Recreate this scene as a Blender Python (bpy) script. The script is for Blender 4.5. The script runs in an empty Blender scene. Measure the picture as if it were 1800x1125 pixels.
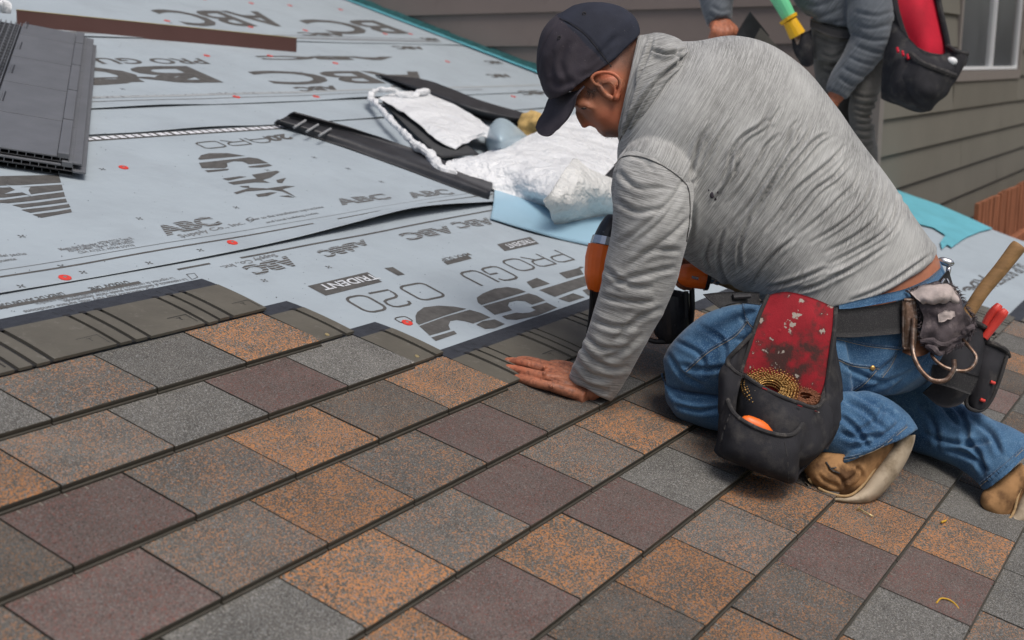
import bpy, math, random
import numpy as np
from mathutils import Vector, Matrix, noise
random.seed(7); rng = np.random.default_rng(7)
sc = bpy.context.scene
# ------------------------------------------------------------------ camera, sky, sun, exposure
F = 2086.67
PITCH, YAW, SLOPE = math.radians(12.163), math.radians(32.048), math.radians(17.547)
TW = .225                                  # width of one shingle tile
TE = .75861 * TW                           # its exposure
cp_, sp_ = math.cos(PITCH), math.sin(PITCH)
_up = np.array([0, cp_, -sp_]); _fh = np.array([0, sp_, cp_]); _R = np.array([1., 0, 0])
_d1 = math.sin(YAW)*_R + math.cos(YAW)*_fh
_d2 = -math.cos(YAW)*_R + math.sin(YAW)*_fh
CM = np.array([_d1, _d2, _up])             # camera (right, up, forward) -> world (along courses, horizontally up-slope, up)
CAM = CM @ (-np.array([-3.41069642, -.8097708, 8.77366562]) * TW)
right, upv, fwd = CM @ np.array([1., 0, 0]), CM @ np.array([0, 1., 0]), CM @ np.array([0, 0, 1.])
cd = bpy.data.cameras.new('camera'); cam = bpy.data.objects.new('camera', cd); sc.collection.objects.link(cam)
m = Matrix.Identity(4)
for i in range(3): m[i][0], m[i][1], m[i][2], m[i][3] = right[i], upv[i], -fwd[i], CAM[i]
cam.matrix_world = m
cd.sensor_width = 36; cd.lens = 36*F/1800; cd.clip_start = .05; cd.clip_end = 500
cd.dof.use_dof = True; cd.dof.focus_distance = 2.62; cd.dof.aperture_fstop = 4.3
sc.camera = cam
w = bpy.data.worlds.new('World'); sc.world = w; w.use_nodes = True
nt = w.node_tree; bg = nt.nodes['Background']
sky = nt.nodes.new('ShaderNodeTexSky'); sky.sky_type = 'NISHITA'; sky.sun_disc = False
SUN_EL, SUN_AZ = math.radians(62), math.radians(200)     # azimuth measured from +Y clockwise
sky.sun_elevation = SUN_EL; sky.sun_rotation = SUN_AZ
sky.dust_density = 6; sky.air_density = 1.0; sky.ozone_density = 1.2
nt.links.new(sky.outputs[0], bg.inputs[0]); bg.inputs[1].default_value = .115
sl = bpy.data.lights.new('sun', 'SUN'); sl.energy = 2.1; sl.angle = math.radians(24); sl.color = (1, .965, .92)
sun = bpy.data.objects.new('sun', sl); sc.collection.objects.link(sun)
sd = Vector((math.sin(SUN_AZ)*math.cos(SUN_EL), math.cos(SUN_AZ)*math.cos(SUN_EL), math.sin(SUN_EL)))
sun.rotation_euler = sd.to_track_quat('Z', 'Y').to_euler(); sun.location = (0, 0, 6)
sc.view_settings.view_transform = 'Standard'; sc.view_settings.look = 'None'
sc.view_settings.gamma = 1; sc.view_settings.use_curve_mapping = False
sc.view_settings.exposure = -0.1

# ------------------------------------------------------------------ placing helpers
def A(*v): return np.array(v, float)
def ray(x, y): return CM @ A((x-900)/F, -(y-562.5)/F, 1.)
def P(x, y, z):                            # world point seen at (x, y) of the photo, z metres in front of the camera
    return CAM + ray(x, y)*z
cs, sn = math.cos(SLOPE), math.sin(SLOPE)
RN = A(0, -sn, cs); RU = A(1, 0, 0); RV = A(0, cs, sn)
def RW(u, v, n=0): return RU*u + RV*v + RN*n
def UV(x, y, n=0):                         # roof coordinates (along, up-slope) under a photo point
    r = ray(x, y); t = (n - CAM @ RN)/(r @ RN); p = CAM + r*t
    return float(p @ RU), float(p @ RV)
def RZ(x, y, n=0): r = ray(x, y); return float((n - CAM @ RN)/(r @ RN))
def PR(x, y, n): return P(x, y, RZ(x, y, n))
def onX(x, y, X): r = ray(x, y); return CAM + r*((X-CAM[0])/r[0])
def onY(x, y, Y): r = ray(x, y); return CAM + r*((Y-CAM[1])/r[1])
def pix(V):                                # photo coordinates of world points (n,3)
    d = (np.asarray(V)-CAM) @ CM
    return 900+F*d[:, 0]/d[:, 2], 562.5-F*d[:, 1]/d[:, 2], d[:, 2]

# ------------------------------------------------------------------ mesh helpers
def mesh(name, V, Fc, mat=None, parent=None, smooth=True, mats=None, mi=None):
    me = bpy.data.meshes.new(name); me.from_pydata([tuple(map(float, v)) for v in V], [], [tuple(f) for f in Fc])
    if mats:
        for q in mats: me.materials.append(q)
        if mi is not None: me.polygons.foreach_set('material_index', np.array(mi, 'i'))
    elif mat: me.materials.append(mat)
    if smooth: me.polygons.foreach_set('use_smooth', np.ones(len(me.polygons), bool))
    me.update()
    o = bpy.data.objects.new(name, me); sc.collection.objects.link(o)
    if parent: o.parent = parent
    return o
def empty(name, loc=(0, 0, 0)):
    o = bpy.data.objects.new(name, None); sc.collection.objects.link(o); o.location = loc; o.empty_display_size = .05; return o
def adopt(child, par):                     # parent keeping world place (parents here have only a location)
    child.parent = par; child.matrix_parent_inverse = Matrix.Translation(-Vector(par.location)); return child
def tag(o, label=None, cat=None, group=None, kind=None):
    if label: o['label'] = label
    if cat: o['category'] = cat
    if group: o['group'] = group
    if kind: o['kind'] = kind
    return o
class MB:
    def __init__(s): s.V = []; s.F = []; s.M = []
    def add(s, V, Fc, mi=0):
        b = len(s.V); s.V += [tuple(map(float, v)) for v in V]; s.F += [tuple(b+i for i in f) for f in Fc]; s.M += [mi]*len(Fc); return s
    def box(s, lo, hi, mi=0):
        x0, y0, z0 = lo; x1, y1, z1 = hi
        return s.add([(x0,y0,z0),(x1,y0,z0),(x1,y1,z0),(x0,y1,z0),(x0,y0,z1),(x1,y0,z1),(x1,y1,z1),(x0,y1,z1)],
                     [(0,3,2,1),(4,5,6,7),(0,1,5,4),(1,2,6,5),(2,3,7,6),(3,0,4,7)], mi)
    def build(s, name, mat=None, parent=None, smooth=False, mats=None):
        return mesh(name, s.V, s.F, mat, parent, smooth, mats, s.M if mats else None)
def cr(pts, n):                            # Catmull-Rom resample to n points
    p = np.array(pts, float)
    if len(p) == 2: return p[0]+(p[1]-p[0])*np.linspace(0, 1, n)[:, None]
    q = np.vstack([2*p[0]-p[1], p, 2*p[-1]-p[-2]]); out = []
    for t in np.linspace(0, len(p)-1-1e-9, n):
        i = int(t); s = t-i; a, b, c, d = q[i:i+4]
        out.append(.5*((2*b)+(-a+c)*s+(2*a-5*b+4*c-d)*s*s+(-a+3*b-3*c+d)*s**3))
    return np.array(out)
def loftVF(rings, closed=True):            # rings: (k, m, 3)
    R = np.array(rings); k, mm = R.shape[:2]; V = list(R.reshape(-1, 3)); Fc = []
    for i in range(k-1):
        for j in range(mm):
            j2 = (j+1) % mm; Fc.append((i*mm+j, i*mm+j2, (i+1)*mm+j2, (i+1)*mm+j))
    if closed:
        V.append(R[0].mean(0)); V.append(R[-1].mean(0)); a, b = k*mm, k*mm+1
        for j in range(mm): j2 = (j+1) % mm; Fc.append((a, j2, j)); Fc.append((b, (k-1)*mm+j, (k-1)*mm+j2))
    return V, Fc
def srings(spec, n=None, m=28, e=1.0):
    """spec rows: x1,y1,x2,y2,z,hd[,bx,by] : two silhouette points at depth z, half depth hd, near point shifted (bx,by) px"""
    S = np.array([tuple(r)+(0,)*(8-len(r)) for r in spec], float)
    if n: S = cr(S, n)
    out = []; ang = np.linspace(0, 2*math.pi, m, endpoint=False)
    for x1, y1, x2, y2, z, hd, bx, by in S:
        a, b = P(x1, y1, z), P(x2, y2, z); c = (a+b)/2; ax = (a-b)/2
        vd = (c-CAM)/np.linalg.norm(c-CAM)
        bv = -vd*hd + (right*bx - upv*by)*z/F
        cc, ss = np.cos(ang), np.sin(ang)
        cc = np.sign(cc)*np.abs(cc)**e; ss = np.sign(ss)*np.abs(ss)**e
        out.append(c + cc[:, None]*ax + ss[:, None]*bv)
    return out
def tubeVF(pts, r, n=None, m=10, cap=True):
    p = cr(pts, n) if n else np.array(pts, float); k = len(p)
    r = np.array(r, float) if np.ndim(r) else np.full(k, float(r))
    if len(r) != k: r = np.interp(np.linspace(0, 1, k), np.linspace(0, 1, len(r)), r)
    t = np.gradient(p, axis=0); t /= np.linalg.norm(t, axis=1)[:, None]+1e-12
    u = np.cross(t[0], (0, 0, 1.)); 
    if np.linalg.norm(u) < .1: u = np.cross(t[0], (1., 0, 0))
    u /= np.linalg.norm(u); rings = []; ang = np.linspace(0, 2*math.pi, m, endpoint=False)
    for i in range(k):
        u = u - t[i]*(u @ t[i]); u /= np.linalg.norm(u); v = np.cross(t[i], u)
        rings.append(p[i] + r[i]*(np.cos(ang)[:, None]*u + np.sin(ang)[:, None]*v))
    return loftVF(rings, cap)
def ballVF(c, rad, axes=None, n=10, m=16):
    rad = np.array(rad if np.ndim(rad) else (rad,)*3, float); ax = np.eye(3) if axes is None else np.array(axes)
    rings = []
    for i in range(1, n):
        th = math.pi*i/n; ph = np.linspace(0, 2*math.pi, m, endpoint=False)
        L = np.stack([np.sin(th)*np.cos(ph)*rad[0], np.sin(th)*np.sin(ph)*rad[1], np.full(m, math.cos(th)*rad[2])], 1)
        rings.append(np.array(c)+L @ ax)
    V, Fc = loftVF(rings, False); b = len(V)
    V += [np.array(c)+ax[2]*rad[2], np.array(c)-ax[2]*rad[2]]
    for j in range(m): Fc.append((b, (j+1) % m, j)); Fc.append((b+1, (n-2)*m+j, (n-2)*m+(j+1) % m))
    return V, Fc
CAXES = np.array([right, upv, fwd])        # ellipsoids laid out in view-aligned axes
def gridVF(rows, nu, nv):
    R = [cr(r, nv) for r in rows]; R = np.array(R); G = np.array([cr(R[:, j], nu) for j in range(nv)])  # nv,nu,3
    return G.transpose(1, 0, 2)
def solidG(G, t, flip=False):              # thickened grid
    nu, nv = G.shape[:2]
    du = np.gradient(G, axis=0); dv = np.gradient(G, axis=1); N = np.cross(du, dv); N /= np.linalg.norm(N, axis=2)[..., None]+1e-12
    if flip: N = -N
    V = list(G.reshape(-1, 3)) + list((G+N*t).reshape(-1, 3)); b = nu*nv; Fc = []
    for i in range(nu-1):
        for j in range(nv-1):
            q = (i*nv+j, i*nv+j+1, (i+1)*nv+j+1, (i+1)*nv+j); Fc.append(q[::-1]); Fc.append(tuple(b+x for x in q))
    bd = [(i, 0) for i in range(nu)] + [(nu-1, j) for j in range(1, nv)] + [(i, nv-1) for i in range(nu-2, -1, -1)] + [(0, j) for j in range(nv-2, 0, -1)]
    for a in range(len(bd)):
        p, q = bd[a], bd[(a+1) % len(bd)]; i1, i2 = p[0]*nv+p[1], q[0]*nv+q[1]
        Fc.append((i1, i2, b+i2, b+i1))
    return V, Fc
def sheet(name, rows, nu, nv, t, mat, parent=None, rough=0, rs=30, smooth=True):
    G = gridVF(rows, nu, nv)
    if rough:
        for i in range(G.shape[0]):
            for j in range(G.shape[1]):
                v = noise.noise_vector(Vector(G[i, j])*rs); G[i, j] += np.array(v)*rough
    V, Fc = solidG(G, t); return mesh(name, V, Fc, mat, parent, smooth)
def remesh(name, mb, vox, sm=6, mat=None, parent=None):
    o = mb.build(name); r = o.modifiers.new('r', 'REMESH'); r.mode = 'VOXEL'; r.voxel_size = vox
    if sm: s = o.modifiers.new('s', 'SMOOTH'); s.factor = .5; s.iterations = sm
    dg = bpy.context.evaluated_depsgraph_get(); me = bpy.data.meshes.new_from_object(o.evaluated_get(dg))
    old = o.data; o.modifiers.clear(); o.data = me; me.name = name; bpy.data.meshes.remove(old)
    me.polygons.foreach_set('use_smooth', np.ones(len(me.polygons), bool))
    if mat: me.materials.clear(); me.materials.append(mat)
    if parent: o.parent = parent
    return o
def getV(o): a = np.empty(len(o.data.vertices)*3, 'f'); o.data.vertices.foreach_get('co', a); return a.reshape(-1, 3).astype(float)
def getN(o): a = np.empty(len(o.data.vertices)*3, 'f'); o.data.vertex_normals.foreach_get('vector', a); return a.reshape(-1, 3).astype(float)
def setV(o, V): o.data.vertices.foreach_set('co', V.astype('f').ravel()); o.data.update()
def attr(o, name, vals):
    a = o.data.attributes.new(name, 'FLOAT_VECTOR', 'POINT'); a.data.foreach_set('vector', vals.astype('f').ravel())
def pdist(px, py, line):                   # distance in photo px to a polyline, and position along it 0..1
    L = cr([(a, b, 0) for a, b in line], 14)[:, :2]; best = np.full(len(px), 1e9); tt = np.zeros(len(px)); sg = np.zeros(len(px))
    for i in range(len(L)-1):
        a, b = L[i], L[i+1]; d = b-a; l2 = d @ d + 1e-9
        t = np.clip(((px-a[0])*d[0]+(py-a[1])*d[1])/l2, 0, 1)
        ex, ey = px-a[0]-t*d[0], py-a[1]-t*d[1]; q = np.hypot(ex, ey); k = q < best
        best[k] = q[k]; tt[k] = ((i+t)/(len(L)-1))[k]; sg[k] = np.sign(d[0]*ey-d[1]*ex)[k]
    return best, tt, sg
def crumple(o, amp, scale):
    V = getV(o); N = getN(o); D = np.zeros(len(V))
    for i, v in enumerate(V):
        q = Vector(v)*scale; D[i] = (.5-abs(noise.noise(q)))*1.2-.5 + .5*(.4-abs(noise.noise(q*2.3)))+.25*(.3-abs(noise.noise(q*5.1)))
    setV(o, V+N*(D*amp)[:, None])
def crease(o, lines, amp=.004, wid=5, ridge=.6, side=None):
    V = getV(o); N = getN(o); px, py, z = pix(V); face = (N @ -fwd) > -.25; D = np.zeros(len(V))
    for ln in lines:
        a = amp; ww = wid
        if isinstance(ln[0], (int, float)): a = amp*ln[0]; ln = ln[1:]
        d, t, s = pdist(px, py, ln); en = np.clip(np.minimum(t, 1-t)*5, 0, 1)**.7
        D += (-a*np.exp(-(d/ww)**2) + a*ridge*np.exp(-((d-2.1*ww)/(1.3*ww))**2))*en
    D[~face] = 0; setV(o, V+N*np.clip(D, -.016, .012)[:, None])
def ripple(o, amp, scale, axis=None, stretch=1):
    V = getV(o); N = getN(o); D = np.zeros(len(V))
    for i, v in enumerate(V):
        q = Vector(v)*scale
        if axis is not None: a = Vector(axis); q = q - a*(q.dot(a))*(1-1/stretch)
        D[i] = noise.noise(q)
    setV(o, V+N*(D*amp)[:, None])

def onsurf(o, pts, off=.001):
    """points of the photo put on the near surface of a mesh"""
    V = getV(o); px, py, z = pix(V); N = getN(o); f = (N@-fwd) > 0.05; out = []
    V, px, py, z = V[f], px[f], py[f], z[f]
    for x, y in pts:
        d = np.hypot(px-x, py-y); k = np.argsort(d)[:5]; out.append(P(x, y, z[k].min()-off))
    return out
def seam(name, o, pts, r, m_, n=40, dbl=0, parent=None):
    mb = MB(); q = cr([(a, b, 0) for a, b in pts], n)[:, :2]; mb.add(*tubeVF(onsurf(o, q, .0004), r, None, 6))
    if dbl: mb.add(*tubeVF(onsurf(o, q+np.array(dbl), .0004), r, None, 6))
    ob = mb.build(name, m_); ob.parent = parent or o; return ob
# ------------------------------------------------------------------ materials
def mat(name, col, rough=.7, spec=.3, var=0, vs=20, bump=0, bs=200, metal=0, attrn=None, col2=None, c2s=20, c2t=(.5, .6), sheen=0, stretch=None):
    m = bpy.data.materials.new(name); m.use_nodes = True; n = m.node_tree; N, L = n.nodes, n.links; b = N['Principled BSDF']
    b.inputs['Base Color'].default_value = (*col, 1); b.inputs['Roughness'].default_value = rough
    b.inputs['Specular IOR Level'].default_value = spec; b.inputs['Metallic'].default_value = metal
    if sheen: b.inputs['Sheen Weight'].default_value = sheen
    tc = N.new('ShaderNodeTexCoord'); co = tc.outputs['Object']
    if attrn: at = N.new('ShaderNodeAttribute'); at.attribute_name = attrn; co = at.outputs['Vector']
    if stretch:
        mp = N.new('ShaderNodeMapping'); mp.inputs['Scale'].default_value = stretch; L.new(co, mp.inputs['Vector']); co = mp.outputs[0]
    out = None
    def nz(scale, det=4, r=.6):
        t = N.new('ShaderNodeTexNoise'); t.inputs['Scale'].default_value = scale; t.inputs['Detail'].default_value = det; t.inputs['Roughness'].default_value = r
        L.new(co, t.inputs['Vector']); return t.outputs['Fac']
    def mix(fac, a, c, typ='MIX'):
        x = N.new('ShaderNodeMix'); x.data_type = 'RGBA'; x.blend_type = typ
        if hasattr(fac, 'links') or hasattr(fac, 'is_linked'): L.new(fac, x.inputs[0])
        else: x.inputs[0].default_value = fac
        for s, v in ((6, a), (7, c)):
            if isinstance(v, tuple): x.inputs[s].default_value = (*v, 1)
            else: L.new(v, x.inputs[s])
        return x.outputs[2]
    def ramp(fac, a, c):
        r = N.new('ShaderNodeMapRange'); r.inputs[1].default_value = a; r.inputs[2].default_value = c; L.new(fac, r.inputs[0]); return r.outputs[0]
    cur = col
    if var:
        lo = tuple(max(c*(1-var), 0) for c in col); hi = tuple(min(c*(1+var), 1) for c in col)
        cur = mix(ramp(nz(vs), .3, .7), lo, hi)
    if col2: cur = mix(ramp(nz(c2s, 5), *c2t), cur, col2)
    if not isinstance(cur, tuple): L.new(cur, b.inputs['Base Color'])
    if bump:
        bp = N.new('ShaderNodeBump'); bp.inputs['Strength'].default_value = bump; bp.inputs['Distance'].default_value = .002
        L.new(nz(bs, 3), bp.inputs['Height']); L.new(bp.outputs[0], b.inputs['Normal'])
    m['h'] = 1; m_nodes[name] = (N, L, b, nz, mix, ramp, co); return m
m_nodes = {}
GRAYBASE = (.088, .086, .080)
def shingle_mat(name, base, specks, light=.35, bumpst=.5):
    """granule-faced shingle: base colour, list of (colour, scale, threshold lo, hi)"""
    m = mat(name, base, .85, .25); N, L, b, nz, mix, ramp, co = m_nodes[name]
    oi = N.new('ShaderNodeObjectInfo'); ml = N.new('ShaderNodeMath'); ml.operation = 'MULTIPLY'; ml.inputs[1].default_value = 37.; L.new(oi.outputs['Random'], ml.inputs[0])
    def n4(scale, det, off=0., r=.55):
        t = N.new('ShaderNodeTexNoise'); t.noise_dimensions = '4D'; t.inputs['Scale'].default_value = scale; t.inputs['Detail'].default_value = det; t.inputs['Roughness'].default_value = r
        a = N.new('ShaderNodeMath'); a.inputs[1].default_value = off; L.new(ml.outputs[0], a.inputs[0]); L.new(a.outputs[0], t.inputs['W']); L.new(co, t.inputs['Vector']); return t.outputs['Fac']
    cur = mix(ramp(n4(9, 3), .35, .65), tuple(c*.82 for c in base), tuple(c*1.18 for c in base))
    cur = mix(ramp(n4(430, 1.5, 5), .54, .66), cur, tuple(min(1, c*(1+light*5)) for c in base))
    cur = mix(ramp(n4(400, 1.5, 9), .55, .66), cur, tuple(c*.3 for c in base))
    for i, (c, s, lo, hi, dens) in enumerate(specks):
        f = n4(s, 1.2, 11+i*7, .5); d = ramp(n4(14, 2, 3+i), .34, .62)
        sub = N.new('ShaderNodeMath'); sub.operation = 'MULTIPLY_ADD'; sub.inputs[1].default_value = dens; L.new(d, sub.inputs[0]); L.new(f, sub.inputs[2])
        cur = mix(ramp(sub.outputs[0], lo+dens*.6, hi+dens*.6), cur, c)
    # per tile brightness
    hs = N.new('ShaderNodeHueSaturation'); mr = N.new('ShaderNodeMapRange'); mr.inputs[3].default_value = .74; mr.inputs[4].default_value = 1.0; L.new(oi.outputs['Random'], mr.inputs[0]); L.new(mr.outputs[0], hs.inputs['Value']); L.new(cur, hs.inputs['Color'])
    L.new(hs.outputs[0], b.inputs['Base Color'])
    bp = N.new('ShaderNodeBump'); bp.inputs['Strength'].default_value = bumpst; bp.inputs['Distance'].default_value = .0025
    L.new(n4(420, 3, 2), bp.inputs['Height']); L.new(bp.outputs[0], b.inputs['Normal'])
    return m
OR = (.44, .20, .08)
SM = {
 'G': shingle_mat('granules_grey', (.114, .110, .101), [((.30, .31, .31), 520, .58, .68, .0)]),
 'O': shingle_mat('granules_orange', (.098, .094, .082), [(OR, 360, .515, .55, .06), ((.20, .21, .22), 300, .62, .66, 0)], .2),
 'M': shingle_mat('granules_mixed', (.105, .100, .090), [((.36, .18, .09), 330, .56, .62, .06), ((.24, .26, .28), 380, .60, .70, 0)], .25),
 'P': shingle_mat('granules_plum', (.120, .096, .087), [((.22, .21, .21), 420, .60, .68, .0), ((.20, .075, .06), 430, .56, .66, .05)], .2),
 'D': shingle_mat('granules_dark', (.088, .085, .078), [((.30, .15, .07), 460, .57, .65, .06)], .3),
}
M_polymer = mat('shingle_polymer', (.100, .093, .076), .55, .4, var=.12, vs=14, bump=.25, bs=90, col2=(.17, .16, .14), c2s=40, c2t=(.6, .8))
M_polyedge = mat('shingle_edge', (.052, .047, .037), .55, .4, var=.15, vs=30, bump=.2)  # darker than the body: shadow line under the lip put into the colour
M_seal = mat('sealing_band', (.032, .036, .045), .6, .35, var=.25, vs=60, bump=.3, bs=400, col2=(.10, .10, .11), c2s=260, c2t=(.66, .74))
M_under = mat('underlayment_face', (.325, .378, .418), .62, .3, var=.05, vs=3, bump=.12, bs=9, col2=(.28, .32, .355), c2s=5, c2t=(.5, .9))
N_, L_, b_, nz_, mix_, ramp_, co_ = m_nodes['underlayment_face']
bp = N_.new('ShaderNodeBump'); bp.inputs['Strength'].default_value = .5; bp.inputs['Distance'].default_value = .022; L_.new(nz_(5.5, 3), bp.inputs['Height']); L_.new(b_.inputs['Normal'].links[0].from_socket, bp.inputs['Normal']); L_.new(bp.outputs[0], b_.inputs['Normal'])
spk = mix_(ramp_(nz_(160, 2), .735, .76), b_.inputs['Base Color'].links[0].from_socket, (.09, .09, .09)); L_.new(spk, b_.inputs['Base Color'])
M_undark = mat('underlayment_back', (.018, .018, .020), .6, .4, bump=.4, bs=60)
M_ink = mat('print_ink', (.085, .083, .080), .6, .3, var=.25, vs=40, col2=(.15, .15, .155), c2s=130, c2t=(.62, .72))
M_ink2 = mat('print_ink_light', (.17, .175, .18), .6, .3, var=.2, vs=60)
M_cyan = mat('ice_barrier_cyan', (.12, .40, .48), .45, .4, var=.12, vs=8, bump=.2, bs=20)
M_cyand = mat('flashing_dark_teal', (.012, .07, .075), .6, .3, var=.4, vs=30)
M_red = mat('red_plastic', (.62, .05, .035), .4, .5)
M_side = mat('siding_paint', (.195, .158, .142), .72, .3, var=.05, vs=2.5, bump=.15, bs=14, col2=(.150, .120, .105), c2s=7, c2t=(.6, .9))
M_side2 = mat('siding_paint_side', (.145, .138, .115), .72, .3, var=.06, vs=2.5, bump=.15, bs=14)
M_trim = mat('trim_paint', (.20, .18, .165), .6, .3, var=.05)
M_white = mat('white_vinyl', (.72, .74, .76), .4, .4)
M_glass = mat('window_glass', (.10, .11, .12), .08, .6, var=.2, vs=4)
M_fence = mat('fence_wood', (.24, .095, .05), .8, .2, var=.55, vs=6, bump=.4, bs=60, stretch=(6, 6, .6))
M_ground = mat('ground_soil', (.16, .15, .11), .95, .1, var=.3, vs=1.5, col2=(.10, .13, .05), c2s=1, c2t=(.45, .55))
M_brown = mat('brown_coil_metal', (.105, .052, .046), .38, .5, var=.06, vs=6, bump=.06, bs=8)
M_brownedge = mat('flashing_edge', (.35, .28, .12), .5, .4)
M_pgrey = mat('grey_polymer', (.115, .122, .135), .45, .5, var=.10, vs=14, bump=.2, bs=110, col2=(.13, .135, .15), c2s=14, c2t=(.55, .9))
M_pdark = mat('dark_polymer', (.026, .027, .031), .45, .5, var=.3, vs=12, bump=.2, bs=60, col2=(.07, .072, .08), c2s=15, c2t=(.6, .9))
M_film = mat('white_film', (.66, .68, .70), .45, .5, var=.04, vs=10, bump=.25, bs=40)
def foldbump(name, sc_=(7, 17, 41), st=.9, dist=.02):
    N, L, b, nz, mix, ramp, co = m_nodes[name]; prev = b.inputs['Normal'].links[0].from_socket if b.inputs['Normal'].links else None
    for k, q in enumerate(sc_):
        wv = N.new('ShaderNodeVectorMath'); wv.operation = 'MULTIPLY_ADD'; wn = N.new('ShaderNodeTexNoise'); wn.inputs['Scale'].default_value = q*.6; L.new(co, wn.inputs['Vector'])
        wv.inputs[1].default_value = (.10, .10, .10); L.new(wn.outputs['Color'], wv.inputs[0]); L.new(co, wv.inputs[2])
        vo = N.new('ShaderNodeTexVoronoi'); vo.feature = 'F1'; vo.distance = 'EUCLIDEAN'; vo.inputs['Scale'].default_value = q; L.new(wv.outputs[0], vo.inputs['Vector'])
        bp = N.new('ShaderNodeBump'); bp.inputs['Strength'].default_value = st; bp.inputs['Distance'].default_value = dist/(k+1)**1.4; L.new(vo.outputs['Distance'], bp.inputs['Height'])
        if prev: L.new(prev, bp.inputs['Normal'])
        prev = bp.outputs[0]
    L.new(prev, b.inputs['Normal'])
foldbump('white_film')
M_foam = mat('light_blue_film', (.27, .43, .54), .4, .5, var=.08, vs=4)
M_tan = mat('tan_foam', (.48, .33, .13), .85, .2, var=.2, vs=40, bump=.6, bs=120)

# ------------------------------------------------------------------ the roof
roof = empty('roof'); roof.rotation_euler = (SLOPE, 0, 0); tag(roof, kind='structure')
UWALL = 4.494; URAKE = 4.90; YC = -.10
deck = MB(); deck.box((-3.2, -3.4, -.22), (URAKE, 4.6, -.012)); deck.build('roof_deck', mat('roof_boards', (.30, .22, .13), .8), roof)
def uh(u, v, n0, v0, lift):
    d = v-v0; n = n0+.0022*math.exp(-d/.06)*(0.6+noise.noise(Vector((u*3, v*2, 0))))+.0016*noise.noise(Vector((u*2.3, v*2.9, n0*90)))
    return n+(lift(u, d)[0] if lift else 0)
ZU = -.003                                # level of the lowest underlayment
def under(u0, u1, v0, v1, n0, lift=None, name='underlayment', tuck=.12):
    us = np.linspace(u0, u1, int((u1-u0)/.06)+2); vs = np.concatenate([[v0, v0+.006, v0+.02, v0+.045, v0+.08, v0+.13], np.linspace(v0+.2, v1, max(3, int((v1-v0)/.12)))])
    V = []; nu, nv = len(us), len(vs)
    for t in (0, -.0012):
        for u in us:
            for j, v in enumerate(vs):
                d = v-v0; n = uh(u, v, n0, v0, lift)
                vo = v+.006*noise.noise(Vector((u*2, 3, n0*50)))*math.exp(-d/.1)
                if lift: vo += lift(u, d)[1]
                V.append((u, vo, n+t))
    Fc = []; M = []
    S = nu*nv
    for i in range(nu-1):
        for j in range(nv-1):
            q = (i*nv+j, (i+1)*nv+j, (i+1)*nv+j+1, i*nv+j+1); Fc.append(q); M.append(0); Fc.append(tuple(S+x for x in q[::-1])); M.append(1)
        Fc.append((i*nv, S+i*nv, S+(i+1)*nv, (i+1)*nv)); M.append(1)
    return mesh(name, V, Fc, None, roof, True, [M_under, M_undark], M)
def lift1(u, d):
    g = math.exp(-((u-1.62)/.42)**2) + .25*math.exp(-((u-.5)/.15)**2)*0
    return .030*g*math.exp(-d/.055), .012*g*math.exp(-d/.05)
def lift2(u, d):
    g = max(0, noise.noise(Vector((u*1.7, 8, 0))))
    return .012*g*math.exp(-d/.05), 0
E1, E2, E3, E4 = .475, 1.288, 1.50, 2.28
S0 = under(-3.1, URAKE-.01, -3.3, .58, ZU)
S1 = under(-3.1, UWALL-.02, E1, 1.40, ZU+.0032, lift1)
S2 = under(-3.1, UWALL-.02, E2, 1.60, ZU+.0064, lift2)
S3 = under(-3.1, UWALL-.02, E3, 2.40, ZU+.0096, lift2)
S4 = under(-3.1, UWALL-.02, E4, 3.35, ZU+.0128, lift2)
S5 = under(-3.1, UWALL-.02, 3.24, 4.5, ZU+.016, lift2)
def nlev(v, u=None):
    b = (ZU, -3.3, None)
    for e, l, f in ((E1, .0032, lift1), (E2, .0064, lift2), (E3, .0096, lift2), (E4, .0128, lift2), (3.24, .016, lift2)):
        if v > e: b = (ZU+l, e, f)
    if u is None: return b[0]+.0042
    return uh(u, v, *b)+.0009
def sheet_of(v):
    s = S0
    for e, l in ((E1, S1), (E2, S2), (E3, S3), (E4, S4), (3.24, S5)):
        if v > e: s = l
    return s
# --- print on the underlayment (flat ink, each block of print is a sub-part of its sheet)
def text_mesh(s, bold=0.0, shear=0.0, spacing=1.0):
    c = bpy.data.curves.new('t', 'FONT'); c.body = s; c.size = 1; c.offset = bold; c.shear = shear; c.space_character = spacing; c.resolution_u = 3
    o = bpy.data.objects.new('t', c); sc.collection.objects.link(o); dg = bpy.context.evaluated_depsgraph_get()
    me = bpy.data.meshes.new_from_object(o.evaluated_get(dg)); bpy.data.objects.remove(o); bpy.data.curves.remove(c)
    V = np.array([v.co[:] for v in me.vertices]); Fc = [tuple(p.vertices) for p in me.polygons]; bpy.data.meshes.remove(me); return V, Fc
def prnt(name, s, a, b, h, material, bold=0.0, n=0, parent=None, shear=0, spacing=1.0):
    """lay text s with its baseline from roof point a to roof point b, letter height h (m)"""
    V, Fc = text_mesh(s, bold, shear, spacing); x0, x1 = V[:, 0].min(), V[:, 0].max(); y1 = .72
    a, b = np.array(a), np.array(b); d = b-a; L = np.linalg.norm(d); d /= L; pv = np.array((-d[1], d[0]))
    Q = [(*(a + d*(x-x0)/(x1-x0)*L + pv*(y/y1)*h),) for x, y, _ in V]; return mesh(name, [(q[0], q[1], nlev(q[1], q[0])+n) for q in Q], Fc, material, parent or sheet_of((a+b)[1]/2), False)
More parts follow.
